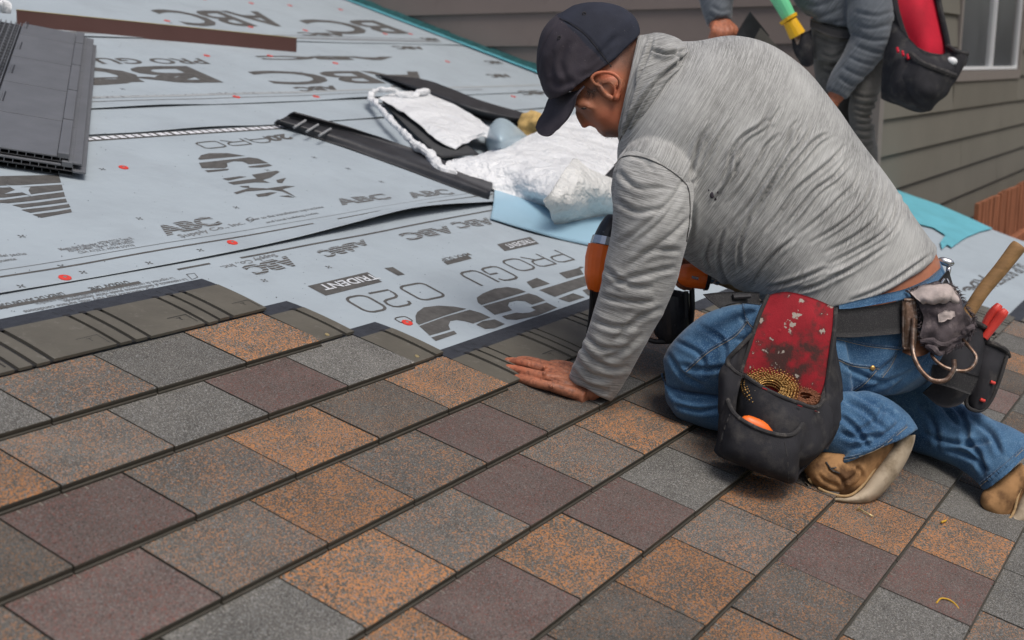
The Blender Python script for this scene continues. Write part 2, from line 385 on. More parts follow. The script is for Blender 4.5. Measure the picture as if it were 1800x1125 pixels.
def ribbon(name, lines, wd, material, n=0, parent=None, close=False):
    mb = MB()
    for ln in lines:
        p = np.array(ln, float)
        t = np.gradient(p, axis=0) if len(p) > 2 else np.repeat([p[1]-p[0]], 2, 0)
        t /= np.linalg.norm(t, axis=1)[:, None]+1e-12; nn = np.stack([-t[:, 1], t[:, 0]], 1)*wd/2
        V = [(*q, nlev(q[1], q[0])+n) for q in p+nn]+[(*q, nlev(q[1], q[0])+n) for q in p-nn]; k = len(p)
        mb.add(V, [(k+i, k+i+1, i+1, i) for i in range(k-1)])
    p0 = np.array(lines[0]).mean(0)
    return mb.build(name, material, parent or sheet_of(p0[1]))
def rr(w, h, r=.28, k=5, start=0, end=None):   # rounded rectangle outline 0..w x 0..h
    pts = []; R = r*min(w, h)*1.2
    for cx, cy, a0 in ((w-R, R, -90), (w-R, h-R, 0), (R, h-R, 90), (R, R, 180)):
        for i in range(k+1): a = math.radians(a0+90*i/k); pts.append((cx+R*math.cos(a), cy+R*math.sin(a)))
    return pts+[pts[0]]
GL = {'O': [rr(.8, 1)], '0': [rr(.8, 1)], 'D': [rr(.8, 1, .2)], 'P': [[(0, 0), (0, 1)], [(0, 1), (.6, 1), (.78, .9), (.8, .7), (.72, .5), (.6, .44), (0, .44)]],
      'R': [[(0, 0), (0, 1)], [(0, 1), (.6, 1), (.78, .9), (.8, .7), (.72, .5), (.6, .44), (0, .44)], [(.45, .44), (.8, 0)]],
      'G': [[(.8, .8), (.72, .95), (.55, 1), (.2, 1), (.05, .93), (0, .75), (0, .25), (.05, .07), (.2, 0), (.6, 0), (.75, .07), (.8, .25), (.8, .45), (.45, .45)]],
      'U': [[(0, 1), (0, .25), (.06, .07), (.2, 0), (.6, 0), (.74, .07), (.8, .25), (.8, 1)]], 'A': [[(0, 0), (.05, .7), (.2, .95), (.4, 1), (.6, .95), (.75, .7), (.8, 0)], [(.03, .35), (.77, .35)]],
      '2': [[(0, .8), (.06, .94), (.2, 1), (.6, 1), (.75, .93), (.8, .75), (.74, .58), (.6, .52), (.2, .48), (.06, .4), (0, .25), (0, 0), (.8, 0)]]}
def strokes(name, s, a, b, h, wd):
    a, b = np.array(a), np.array(b); d = b-a; L = np.linalg.norm(d); d /= L; pv = np.array((-d[1], d[0])); n = len(s); cw = L/(n-.2); ls = []
    for i, ch in enumerate(s):
        for st in GL.get(ch, []): ls.append([tuple(a+d*(i*cw+x*cw)+pv*y*h) for x, y in st])
    if ls: ribbon(name, ls, wd, M_ink)
# big striped letters
def striped(name, per=.0305, gap=.15, base=None):
    m = mat(name, (.085, .082, .078), .6, .3, var=.25, vs=30); N, L, b, nz, mix, ramp, co = m_nodes[name]
    sx = N.new('ShaderNodeSeparateXYZ'); L.new(co, sx.inputs[0])
    wob = N.new('ShaderNodeMath'); wob.operation = 'MULTIPLY_ADD'; wob.inputs[1].default_value = per*.9; L.new(nz(2.2/per*.05, 1), wob.inputs[0]); L.new(sx.outputs[1], wob.inputs[2])
    dv = N.new('ShaderNodeMath'); dv.operation = 'DIVIDE'; dv.inputs[1].default_value = per; L.new(wob.outputs[0], dv.inputs[0])
    fr = N.new('ShaderNodeMath'); fr.operation = 'FRACT'; L.new(dv.outputs[0], fr.inputs[0])
    g = N.new('ShaderNodeMath'); g.operation = 'LESS_THAN'; g.inputs[1].default_value = gap; L.new(fr.outputs[0], g.inputs[0])
    L.new(mix(g.outputs[0], b.inputs['Base Color'].links[0].from_socket, (.325, .378, .418)), b.inputs['Base Color']); return m
M_big = striped('striped_ink_large', .078, .13); M_small = striped('striped_ink_small', .0105, .22)
def big_abc(a, b, h, parts='ABC', **k): return prnt('printed_lettering', parts, a, b, h, M_big, .055, shear=0, spacing=1.05, **k)
def small_abc(x0, y0, x1, y1, h, sub=True):
    a, b = np.array(UV(x0, y0)), np.array(UV(x1, y1))
    prnt('printed_lettering', 'ABC', a, b, h, M_small, .05)
    if sub:
        d = b-a; pv = np.array((-d[1], d[0]))/np.linalg.norm(d); prnt('printed_lettering', 'Supply Co., Inc.', a-pv*h*.52+d*.12, b-pv*h*.52+d*.28, h*.36, M_ink2, .012)
def tx(s, x0, y0, x1, y1, h, m_=None, bold=.008): return prnt('printed_lettering', s, UV(x0, y0), UV(x1, y1), h, m_ or M_ink2, bold)
small_abc(292, 414, 392, 393, .052)
small_abc(505, 449, 425, 468, .050)          # upside down, on the lower sheet
small_abc(612, 428, 556, 441, .040, False); small_abc(640, 420, 576, 436, .030, False)
small_abc(786, 396, 700, 411, .045, False); small_abc(857, 382, 790, 391, .045, False)
small_abc(600, 362, 690, 350, .045, False); small_abc(725, 350, 800, 342, .045, False)
tx('Meets the Following: ASTM D226 Type II,', 108, 441, 236, 421, .0145)
tx('ASTM D4869 Type IV, ASTM D8257', 122, 443.5, 238, 427, .0145)
tx('CSA A123.3, ASTM D1970', 140, 446, 238, 433, .011)
tx('del techo', 0, 452, 48, 448, .013); tx('puente', 0, 461, 30, 457, .013)
tx('OVERLAP LINE', 222, 491, 154, 504, .022, M_ink); tx('LINEA DE SUPERPOSICION', 108, 512, -35, 540, .022, M_ink)
tx('La resistencia al deslizamiento puede variar dependiendo', 326, 487, 110, 526, .0125); tx('La seguridad de resistencia no garantiza las condiciones de la superficie', 303, 485, 60, 531, .0125, bold=0)
tx('Slip resistance may vary with surface conditions', 270, 503, 40, 545, .0125)
tx('de superposicion y las condiciones del techo', 180, 527, 0, 563, .0125)
tx('Refer to the installation instructions', 438, 389, 570, 366, .014); tx('and local building codes', 470, 393, 560, 377, .012)
ribbon('printed_symbol', [[UV(x, y) for x, y in ln] for ln in ([(328, 480), (342, 478), (348, 485), (338, 489), (328, 480)], [(432, 386), (440, 382), (447, 387), (440, 391), (432, 386)])], .0022, M_ink)
# dashed overlap lines
def vline(v, u0, u1, wd, name='printed_line', wob=.004, m_=None, gaps=()):
    lns = []; cur = []
    for u in np.arange(u0, u1, .05):
        if any(g0 < u < g1 for g0, g1 in gaps): 
            if len(cur) > 1: lns.append(cur)
            cur = []; continue
        cur.append((u, v+wob*noise.noise(Vector((u*3.1, v, 0)))))
    if len(cur) > 1: lns.append(cur)
    ribbon(name, lns, wd, m_ or M_ink)
vline(.545, -.6, 2.45, .0065, gaps=((1.28, 1.33),)); vline(.447, .68, 2.2, .0075, gaps=((.82, .86), (.55, .6)))
vline(.425, -.6, .56, .011); vline(.575, -.6, 2.4, .0022, m_=M_ink2)
vline(E3+.06, .9, 3.6, .006, m_=M_ink2); vline(E3+.10, .9, 4.2, .02, m_=mat('print_faint', (.31, .335, .35), .6)); vline(E4+.05, .9, 4.3, .02, m_=M_ink2); vline(E4+.09, .9, 4.3, .008, m_=M_ink2)
# film-strip like band along the second lap
mbk = MB(); mcell = MB()
for i, u in enumerate(np.arange(.98, 2.02, .030)):
    w_ = .024*(.7+.3*abs(math.sin(i*1.7))); l = nlev(1.27, u)+.0006
    mcell.add([(u, 1.257, l+.0006), (u+w_, 1.257, l+.0006), (u+w_-.004, 1.279, l+.0006), (u-.004, 1.279, l+.0006)], [(0, 1, 2, 3)])
for u in np.arange(.95, 2.05, .05): mbk.add([(u, 1.250, nlev(1.25, u)), (u+.05, 1.250, nlev(1.25, u+.05)), (u+.05, 1.286, nlev(1.286, u+.05)), (u, 1.286, nlev(1.286, u))], [(0, 1, 2, 3)])
mbk.build('printed_band', M_ink, S1); mcell.build('printed_band', mat('print_white', (.60, .62, .66), .6, var=.2, vs=60), S1)
# large letters: flat printed shapes
def inkpoly(polys, ox, oy, sc_, sh_, m_=None, dn=0, name='printed_lettering'):
    mb = MB()
    for p in polys:
        q = [UV(ox+x/sc_, oy+y/sc_) for x, y in p]
        ar = sum(q[i][0]*q[(i+1) % len(q)][1]-q[(i+1) % len(q)][0]*q[i][1] for i in range(len(q)))
        if ar < 0: q = q[::-1]
        mb.add([(u, v, nlev(v, u)+dn) for u, v in q], [tuple(range(len(q)))])
    return mb.build(name, m_ or M_ink, sh_)
inkpoly([[(240,870),(255,840),(310,800),(430,785),(560,793),(665,812),(480,870),(270,945),(245,925)], [(272,955),(480,880),(690,820),(780,845),(865,885),(720,935),(650,915),(580,905),(530,915),(515,950),(530,985),(360,1035)],
 [(372,1050),(560,995),(585,1020),(410,1080)], [(745,945),(800,915),(900,900),(985,940),(900,975),(820,980)], [(750,720),(800,685),(900,645),(1000,632),(1090,645),(1160,672),(790,780),(760,760)],
 [(800,790),(1180,685),(1250,705),(1320,745),(1210,780),(1150,750),(1080,745),(1020,760),(1010,790),(1045,825),(900,862)], [(960,875),(1080,845),(1130,850),(1190,845),(1240,825),(1200,800),(1330,762),(1420,805),(1260,870),(1080,905),(1000,900)],
 [(1165,590),(1250,555),(1360,605),(1215,645)], [(1435,515),(1590,475),(1612,460),(1645,465),(1612,480),(1640,525),(1500,562)], [(1270,658),(1650,540),(1720,600),(1400,715)], [(1430,730),(1550,685),(1650,718),(1520,760)], [(1630,660),(1760,620),(1800,670),(1680,705)]], 680, 370, 4.737, S0)
inkpoly([[(405,300),(425,275),(480,262),(600,262),(715,280),(420,305)], [(412,325),(740,290),(800,297),(870,328),(740,335),(700,318),(640,315),(595,328),(600,350),(580,362),(430,360)], [(450,375),(610,365),(600,375),(470,388)], [(735,350),(870,333),(895,345),(820,357),(745,357)],
 [(565,430),(680,415),(725,418),(620,440),(600,442)], [(760,405),(920,378),(945,385),(880,425),(830,440),(880,458),(780,455),(640,470),(600,455),(720,438),(790,430)], [(640,522),(750,490),(860,495),(980,478),(1045,480),(960,500),(1000,520),(1055,555),(960,515),(880,503),(780,510),(720,515),(660,532)],
 [(680,480),(740,478),(745,492),(700,488)], [(785,535),(880,520),(925,522),(860,545),(800,550)], [(940,545),(1000,540),(1040,555),(990,552)], [(920,440),(985,425),(960,460),(930,458)]], 240, 200, 3.75, S1)
inkpoly([[(-120,30),(290,22),(302,60),(100,72),(-120,78)], [(-120,88),(100,82),(305,70),(312,98),(150,118),(20,135),(-120,132)], [(-60,150),(20,146),(160,127),(315,107),(322,130),(150,152),(40,163),(-20,160)], [(60,172),(200,158),(325,140),(332,158),(110,186)], [(105,196),(240,182),(340,167),(348,183),(150,211)], [(160,220),(280,205),(350,192),(355,208),(205,236)]], 0, 300, 2.813, S1)
inkpoly([[(30,72),(105,84),(150,84),(140,100),(160,132),(110,110),(20,118),(75,98)]], 0, 300, 2.813, S1, M_under, .0006, 'printed_star')
for a, b, h, s_ in (((2.05, 1.92), (1.33, 1.92), .20, 'BC'), ((3.40, 1.83), (2.30, 1.86), .17, 'ABC'), ((1.55, 2.96), (1.05, 2.96), .2, 'C'), ((3.30, 2.78), (2.55, 2.72), .25, 'ABC'), ((4.15, 2.72), (3.45, 2.66), .25, 'BC')):
    prnt('printed_lettering', s_, a, b, h, M_ink, .02)
for q in ((2.0, 1.80, 1.2, 1.80), (3.5, 2.06, 2.55, 2.06), (2.6, 1.66, 2.35, 1.655), (3.2, 1.64, 2.95, 1.64), (4.1, 1.52, 3.8, 1.52), (2.25, 2.43, 2.0, 2.43), (3.55, 2.44, 3.2, 2.43), (3.95, 2.24, 3.7, 2.24), (4.3, 2.4, 4.15, 2.4), (4.35, 2.0, 4.2, 2.0), (4.1, 1.78, 3.9, 1.78), (2.82, 1.45, 2.60, 1.45)):
    prnt('printed_lettering', 'ABC', q[:2], q[2:], .05, M_ink, .06)
prnt('printed_lettering', 'PRO GUARD 20', (2.2, 2.02), (1.2, 2.02), .07, M_ink, .02); prnt('printed_lettering', 'ASTM D226 Type II, ASTM D4869 Type IV', (2.4, 1.61), (1.1, 1.61), .02, M_ink2)
# outlined words
strokes('printed_lettering', 'DRAUG'[::-1][2:], UV(462, 240), UV(342, 252), .052, .007)
prnt('printed_lettering', '20', UV(500, 236), UV(462, 241), .045, M_ink, .05)
strokes('printed_lettering', 'PRO', UV(975, 438), UV(880, 458), .075, .0075)
strokes('printed_lettering', 'GU', UV(872, 466), UV(806, 479), .085, .0085)
strokes('printed_lettering', 'D', UV(742, 495), UV(700, 503), .085, .008)
strokes('printed_lettering', '20', UV(683, 508), UV(604, 523), .085, .008)
mb = MB(); mb.add([(*UV(x, y), nlev(UV(x, y)[1], UV(x, y)[0])) for x, y in ((676, 470), (691, 468), (712, 481), (700, 483))], [(0, 1, 2, 3)])
for q in (((541, 501), (646, 477), (672, 494), (573, 518)), ((874, 428), (932, 415), (948, 427), (888, 440)), ((780, 459), (822, 447), (830, 453), (787, 464))):
    mb.add([(*UV(x, y), nlev(UV(x, y)[1], UV(x, y)[0])) for x, y in q], [(3, 2, 1, 0)])
mb.build('printed_box', M_ink, S0)
prnt('printed_lettering', 'TRIDENT', UV(655, 481), UV(558, 501), .030, mat('print_pale', (.52, .55, .58), .6), .02, n=.0012)
prnt('printed_lettering', 'TRIDENT', UV(930, 419), UV(885, 430), .026, bpy.data.materials['print_pale'], .02, n=.0012)
tx('MAX SLIP', 822, 443, 772, 454, .018, M_ink)
strokes('printed_lettering', 'O', UV(712, 554), UV(692, 558), .03, .004)
# right-hand part of the roof sheet
for s_, x0, y0, x1, y1, h in (('SLIP RESISTANCE', 1790, 462, 1700, 508, .06), ('PRO GUARD', 1800, 545, 1765, 560, .06), ('ABC', 1722, 482, 1690, 508, .08)): prnt('printed_lettering', s_, UV(x0, y0), UV(x1, y1), h, M_ink, .01)
# little printed crosses (nailing marks) + dirt scraps
ms = MB()
for x, y in ((38, 416), (146, 479), (108, 468), (245, 385), (352, 441), (262, 463), (37, 505), (465, 491), (578, 468), (552, 277), (612, 297), (415, 365), (670, 320), (180, 298), (256, 140), (530, 130), (560, 100), (60, 140), (215, 160), (300, 45), (470, 300)):
    u, v = UV(x, y); L0 = nlev(v, u); s_ = .0075
    for k in range(4):
        a = k*math.pi/2+.6; c_, d_ = math.cos(a), math.sin(a); ms.add([(u, v, L0), (u+s_*c_-s_*.3*d_, v+s_*d_+s_*.3*c_, L0), (u+s_*1.3*c_, v+s_*1.3*d_, L0), (u+s_*c_+s_*.3*d_, v+s_*d_-s_*.3*c_, L0)], [(3, 2, 1, 0)])
tag(ms.build('printed_cross', M_ink, S0), kind='stuff')
# red cap nails
def disc(mb, c, r, h, mi=0, k=20, dome=.3):
    u, v, n = c; V = []; 
    for rr_, hh in ((r, 0), (r, h), (r*.72, h*(1+dome)), (r*.2, h*(1+dome))):
        V += [(u+rr_*math.cos(2*math.pi*i/k), v+rr_*math.sin(2*math.pi*i/k), n+hh) for i in range(k)]
    V.append((u, v, n+h*(1+dome))); Fc = [tuple((a*k+i, a*k+(i+1) % k, (a+1)*k+(i+1) % k, (a+1)*k+i)) for a in range(3) for i in range(k)] + [(3*k+i, 3*k+(i+1) % k, 4*k) for i in range(k)]
    mb.add(V, Fc, mi)
M_nailhead = mat('nail_head_metal', (.5, .47, .42), .35, .5, metal=.8)
cn = MB(); disc(cn, (0, 0, 0), .0135, .0022); disc(cn, (0, 0, .0022), .0042, .0014, 1, 10)
cap0 = cn.build('cap_nail', None, roof, False, [M_red, M_nailhead])
capspots = [(114, 489), (716, 566), (408, 428), (293, 41), (440, 51), (536, 57), (363, 101), (474, 101), (415, 174), (555, 173), (589, 114), (786, 111), (902, 171), (509, 13), (598, 20), (676, 63), (721, 63), (217, 295), (441, 9), (358, 2), (1665, 420), (864, 55)]
for i, (x, y) in enumerate(capspots[:-1]):
    c = cap0 if i == 0 else cap0.copy()
    if i: sc.collection.objects.link(c)
    u, v = UV(x, y); c.location = (u, v, nlev(v, u)-.001); c.rotation_euler = (0, 0, i)

# --- shingles
M_tab = mat('locating_tab', (.20, .19, .165), .6, .3)
def tile_mesh(kind, w=TW):
    mb = MB(); g = .0019; x0, x1 = g, w-g; E = TE
    prof = [(.0000, .0190), (.0006, .0208), (.0038, .0217), (E*.5, .0145), (E+.006, .0068), (E+.006, .003), (.0, .0140)]   # upper slab
    def ext(pr, mi, a=x0, b=x1, topm=None):
        k = len(pr); V = [(a, v, n) for v, n in pr]+[(b, v, n) for v, n in pr]
        for i in range(k):
            j = (i+1) % k; mb.add([V[i], V[k+i], V[k+j], V[j]], [(0, 1, 2, 3)], topm if (topm is not None and 1 <= i <= 3) else mi)
        mb.add(V[:k], [tuple(range(k))], mi); mb.add(V[k:], [tuple(range(k))[::-1]], mi)
    ext(prof, 1, topm=0)
    ext([(.004, .0140), (.004, .0118), (E, .0025), (E, .003)], 1)         # dark groove web
    ext([(-.0030, .0068), (-.0030, .0112), (-.0012, .0122), (.02, .0120), (.02, .0055)], 1)   # lower lip
    for q in (.030, .068, .112, .150, .196):                                # little locating tabs at the head of the tile
        V = [(q, E-.004, .0085), (q+.0022, E-.004, .0085), (q+.0022, E-.013, .0092), (q, E-.013, .0092), (q, E-.004, .0068), (q+.0022, E-.004, .0068), (q+.0022, E-.013, .0068), (q, E-.013, .0068)]
        mb.add(V, [(3, 2, 1, 0), (0, 1, 5, 4), (1, 2, 6, 5), (2, 3, 7, 6), (3, 0, 4, 7)], 2)
    me = mb.build('shingle', None, roof, False, [SM[kind], M_polyedge, M_tab]); d = me.data; bpy.data.objects.remove(me); return d
TM = {k: tile_mesh(k) for k in SM}
OFF = {1: 0, 2: -.5, 3: -.985, 4: -.475, 5: .03, 6: .525, 7: .05, 8: .56, 9: .02, 10: .5, 11: 0, 12: .5, 13: 0, 14: .5}
known = {1: (-1, 'GMGO'), 2: (-1, 'OMGPG'), 3: (-1, 'DPMODO'), 4: (-2, 'PMOMPDGDM'), 5: (-2, 'GOMPMODG'), 6: (-1, 'POPGDGM'), 7: (0, 'DOMODGO'), 8: (1, 'MPOMGMG'), 9: (2, 'POGMG'), 10: (3, 'GMOGP')}
base_j = {1: 0, 2: 0, 3: 0, 4: 0, 5: 0, 6: 1, 7: 2, 8: 3, 9: 5, 10: 6}
# known[k] = (ignored, letters) where letters[1] is the tile that starts at the first measured node of the course
seq = {}
for k_, (j0, s_) in known.items():
    first = {1: 0, 2: 0, 3: 0, 4: 0, 5: 0, 6: 1, 7: 2, 8: 3, 9: 5, 10: 6}[k_]
    for i, ch in enumerate(s_): seq[(k_, first-1+i)] = ch
seq[(6, -1)] = 'O'; seq[(8, 1)] = 'O'; seq[(9, 3)] = 'G'; seq[(5, -2)] = 'P'; seq[(7, 0)] = 'P'
ENDU = {1: 3, 2: 4, 3: 5, 4: 9, 5: 10, 6: 11, 7: 12, 8: 14, 9: 40}
def headlap(u0, u1, v, shift, n_end=True):
    """ungranulated upper half of a strip of shingles: panels split by grooves, bending down to the sealing band"""
    mb = MB(); va, vb, vc = v+.1755, v+.326, v+.376
    def prof(vv):
        t = (vv-va)/(vc-va); return .0040+.0135*(math.cos(min(t, 1)*math.pi*.5))**.8*(1 if t > 0 else 1)
    vs = [va+(vb-va)*t for t in (0, .02, .15, .3, .45, .6, .75, .9, 1)]
    def slab(a, b, vlist, dn, th, mi, pw=1):
        V = []
        for vv in vlist:
            n = prof(vv)+dn
            V += [(a, vv, n), (b, vv, n), (a, vv, max(n-th, .0009)), (b, vv, max(n-th, .0009))]
        for i in range(len(vlist)-1):
            q = 4*i; mb.add([V[q], V[q+1], V[q+5], V[q+4], V[q+2], V[q+3], V[q+7], V[q+6]], [(0, 1, 2, 3), (7, 6, 5, 4), (3, 7, 4, 0)[::-1], (1, 5, 6, 2)[::-1]], mi)
        mb.add([V[0], V[1], V[2], V[3]], [(0, 2, 3, 1)], mi); q = 4*(len(vlist)-1); mb.add([V[q], V[q+1], V[q+2], V[q+3]], [(0, 1, 3, 2)], mi)
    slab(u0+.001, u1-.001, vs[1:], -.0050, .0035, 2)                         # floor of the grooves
    slab(u0+.001, u1-.001, [vb-.001, vb+.02, vc], -.0006, .0030, 1)          # sealing band
    cuts = []
    i = math.floor((u0-shift)/TW)-1
    while True:
        b = shift+i*TW
        for a, c in ((.0645, .0915), (.1015, .1285), (.1385, .2795)):
            lo, hi = max(b+a, u0), min(b+c, u1)
            if hi-lo > .006:
                slab(lo, hi, [vs[0]+random.uniform(-.002, .003)]+vs[1:], random.uniform(-.0008, .0008), .0060, 0)
                if c-a > .1 and hi-lo > .08:                                  # recessed corner mark and dashes, groove shade drawn as dark strips
                    z = .0008
                    def bar(p, q, r_, s2):
                        mb.add([(p, r_, prof(r_)+z), (q, r_, prof(r_)+z), (q, s2, prof(s2)+z), (p, s2, prof(s2)+z)], [(0, 1, 2, 3)], 2)
                    bar(hi-.058, hi-.008, va+.048, va+.0495); bar(hi-.0095, hi-.008, va+.012, va+.048); bar(hi-.034, hi-.0325, va+.030, va+.042); bar(hi-.04, hi-.027, va+.041, va+.0422)
        for t in np.arange(va+.03, va+.11, .012):                              # perforations on the middle strip
            x = b+.097
            if u0 < x-.004 and x < u1: pass
        for a in (.059, .097, .134):                                          # dark notch heads in the sealing band
            x = b+a
            if u0+.006 < x < u1-.006:
                mb.add([(x-.010, vb+.006, prof(vb)+.0002), (x+.006, vb+.006, prof(vb)+.0002), (x+.004, vb-.006, prof(vb)+.0012), (x-.004, vb-.006, prof(vb)+.0012)], [(0, 3, 2, 1)], 2)
                mb.add([(x-.0006-.012, vb+.032, prof(vb+.032)), (x+.0006-.012, vb+.032, prof(vb+.032)), (x+.0006-.012, vb+.014, prof(vb+.014)), (x-.0006-.012, vb+.014, prof(vb+.014))], [(0, 3, 2, 1)], 2)
        i += 1
        if b > u1: break
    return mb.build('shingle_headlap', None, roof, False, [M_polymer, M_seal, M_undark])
ntile = 0
for k in range(1, 15):
    off = OFF[k]*TW; v0 = -(k-1)*TE
    for j in range(-8, 26):
        if k <= 9 and j >= ENDU.get(k, 99): continue
        u0 = off+j*TW
        if u0+TW > URAKE: continue
        c = RW(u0+TW/2, v0+TE/2); px, py, z = (q[0] for q in pix([c]))
        if z < .3 or not (-330 < px < 2080 and -100 < py < 1450): continue
        ch = seq.get((k, j)) or random.choice('GMOPDGM')
        o = bpy.data.objects.new('shingle', TM[ch]); sc.collection.objects.link(o); o.parent = roof
        o.location = (u0, v0, .0005+random.uniform(-.0006, .0006)); o.rotation_euler = (random.uniform(-.002, .002), random.uniform(-.0015, .0015), random.uniform(-.0018, .0018)); ntile += 1
print('tiles', ntile)
for k in range(1, 10):
    off = OFF[k]*TW; v0 = -(k-1)*TE
    ue = off+ENDU[k]*TW if k < 9 else URAKE-.03
    us_ = -1.7 if k == 1 else (OFF[k-1]*TW+ENDU[k-1]*TW)+.0015
    sh = {1: 0, 2: .045, 3: .045, 4: .010}.get(k, off)
    if k in (2, 3): headlap(us_, ue, v0, us_+.080-.059, True)
    else: headlap(us_, ue+(.012 if k == 1 else 0), v0, sh)
# brass nails driven in the nailing zone
bn = MB(); disc(bn, (0, 0, 0), .0052, .0016, 0, 14)
M_brass = mat('brass_nail', (.62, .50, .26), .35, .5, metal=.7)
b0 = bn.build('nail_head', M_brass, roof)
for i, (x, y) in enumerate(((575, 588), (733, 626), (882, 672))):
    c = b0 if i == 0 else b0.copy()
    if i: sc.collection.objects.link(c)
    u, v = UV(x, y, .018); c.location = (u, v, .0172); c.rotation_euler = (.15, .1, 0)
# ice barrier along the wall and rake
def roofpoly(name, pts, n, t, m_, parent=roof, px=True, jag=0):
    q = [UV(x, y) for x, y in pts] if px else pts; k = len(q); V = [(u+random.uniform(-jag, jag), v+random.uniform(-jag, jag), n) for u, v in q]; V += [(a, b, n+t) for a, b, _ in V]
    return mesh(name, V, [tuple(range(k))[::-1], tuple(range(k, 2*k))]+[(i, (i+1) % k, k+(i+1) % k, k+i) for i in range(k)], m_, parent, False)
roofpoly('ice_barrier', [(UWALL-.10, -.08), (UWALL-.002, -.08), (UWALL-.002, 4.4), (UWALL-.10, 4.4)], .016, .0015, M_cyan, px=False)
roofpoly('ice_barrier', [(1560,330),(1610,348),(1650,361.5),(1700,383),(1744,403.5),(1722,409),(1700,418),(1690,424),(1672,437),(1664,432),(1655,440),(1652,428),(1661,415),(1640,402),(1600,392),(1560,384)], .0045, .0015, M_cyan)
fl = MB()
for i in range(44):
    v = -.06+i*.1; fl.add([(UWALL-.045-.02*random.random(), v, .019), (UWALL-.002, v, .019), (UWALL-.002, v+.1, .019), (UWALL-.045-.02*random.random(), v+.1, .019), (UWALL-.012, v, .035+.012*random.random()), (UWALL-.012, v+.1, .035+.012*random.random())], [(0, 1, 2, 3), (0, 3, 5, 4)])
fl.build('wall_flashing', M_cyand, roof)

# ------------------------------------------------------------------ the house beside the roof
house = empty('house', (UWALL, YC, -2.6)); tag(house, 'brown-grey lap-sided house wall rising beside the roof, with a white-barred window', 'house')
DZ = .177; Z0 = .864-DZ*12
def hb(name, mb, m_, **k): o = mb.build(name, m_, **k); adopt(o, house); return o
core = MB(); core.box((UWALL+.035, YC+.035, -2.6), (UWALL+6, YC+7, 3.6)); hb('wall', core, M_side)
wx0, wx1 = onY(1683, 60, YC)[0], onY(1790, 60, YC)[0]; wz0 = onY(1740, 122, YC)[2]; wz1 = wz0+1.1
print('window', wx0, wx1, wz0)
for i in range(26):
    z = Z0+i*DZ
    if z > 3.3: break
    # wall that faces the low side of the roof (runs along the slope)
    for a, b in (((YC-.002, 2.95), (2.955, 6.8)) if i % 2 else ((YC-.002, 4.4), (4.405, 6.8))):
        if z+DZ < a*math.tan(SLOPE)-.05: continue
        mb = MB(); mb.add([(UWALL-.020, a, z+.004), (UWALL-.020, b, z+.004), (UWALL+.034, b, z+.004), (UWALL+.034, a, z+.004), (UWALL-.004, a, z+DZ+.012), (UWALL-.004, b, z+DZ+.012), (UWALL+.034, b, z+DZ+.012), (UWALL+.034, a, z+DZ+.012)],
                          [(0, 1, 2, 3), (7, 6, 5, 4), (0, 4, 5, 1), (1, 5, 6, 2), (2, 6, 7, 3), (3, 7, 4, 0)])
        hb('siding_board', mb, M_side)
    segs = [(UWALL+.036, wx0-.06), (wx1+.06, 10.2)] if (z+DZ > wz0-.07 and z < wz1+.07) else [(UWALL+.036, 6.4 if i % 2 else 7.6), (6.404 if i % 2 else 7.604, 10.2)]
    for a, b in segs:
        if b > wx1+5e3: continue
        mb = MB(); mb.add([(a, YC-.020, z+.004), (b, YC-.020, z+.004), (b, YC+.034, z+.004), (a, YC+.034, z+.004), (a, YC-.004, z+DZ+.012), (b, YC-.004, z+DZ+.012), (b, YC+.034, z+DZ+.012), (a, YC+.034, z+DZ+.012)],
                          [(3, 2, 1, 0), (4, 5, 6, 7), (1, 5, 4, 0), (2, 6, 5, 1), (3, 7, 6, 2), (0, 4, 7, 3)])
        hb('siding_board', mb, M_side2)
zb = Z0+math.floor((wz0-.066-Z0)/DZ)*DZ; mb = MB(); mb.box((wx0-.058, YC-.018, zb+.004), (wx1+.058, YC+.03, wz0-.067)); hb('siding_board', mb, M_side2)
mb = MB(); mb.box((UWALL-.026, YC-.028, -2.5), (UWALL+.05, YC-.0225, 3.4)); mb.box((UWALL-.026, YC-.0225, -2.5), (UWALL-.0215, YC+.05, 3.4)); hb('corner_board', mb, M_trim)
win = MB(); 
win.box((wx0-.055, YC-.028, wz0-.065), (wx0-.006, YC+.03, wz1+.06)); win.box((wx1+.006, YC-.028, wz0-.065), (wx1+.055, YC+.03, wz1+.06)); win.box((wx0-.006, YC-.028, wz0-.065), (wx1+.006, YC+.03, wz0-.004)); win.box((wx0-.006, YC-.028, wz1), (wx1+.006, YC+.03, wz1+.06)); wo = hb('window', win, M_trim)
sash = MB(); t_ = .02
sash.box((wx0, YC-.012, wz0), (wx1, YC+.02, wz0+t_)); sash.box((wx0, YC-.012, wz1-t_), (wx1, YC+.02, wz1)); sash.box((wx0, YC-.012, wz0+t_), (wx0+t_, YC+.02, wz1-t_)); sash.box((wx1-t_, YC-.012, wz0+t_), (wx1, YC+.02, wz1-t_))
xm = wx0+(wx1-wx0)*.52; sash.box((xm-.016, YC-.016, wz0+t_), (xm+.016, YC+.018, wz1-t_)); o = sash.build('window_sash', M_white); o.parent = wo
gl = MB(); gl.box((wx0+t_, YC+.004, wz0+t_), (xm-.017, YC+.01, wz1-t_)); o = gl.build('pane', M_glass); o.parent = wo
gl = MB(); gl.box((xm+.017, YC+.004, wz0+t_), (wx1-t_, YC+.01, wz1-t_)); o = gl.build('pane', M_glass); o.parent = wo

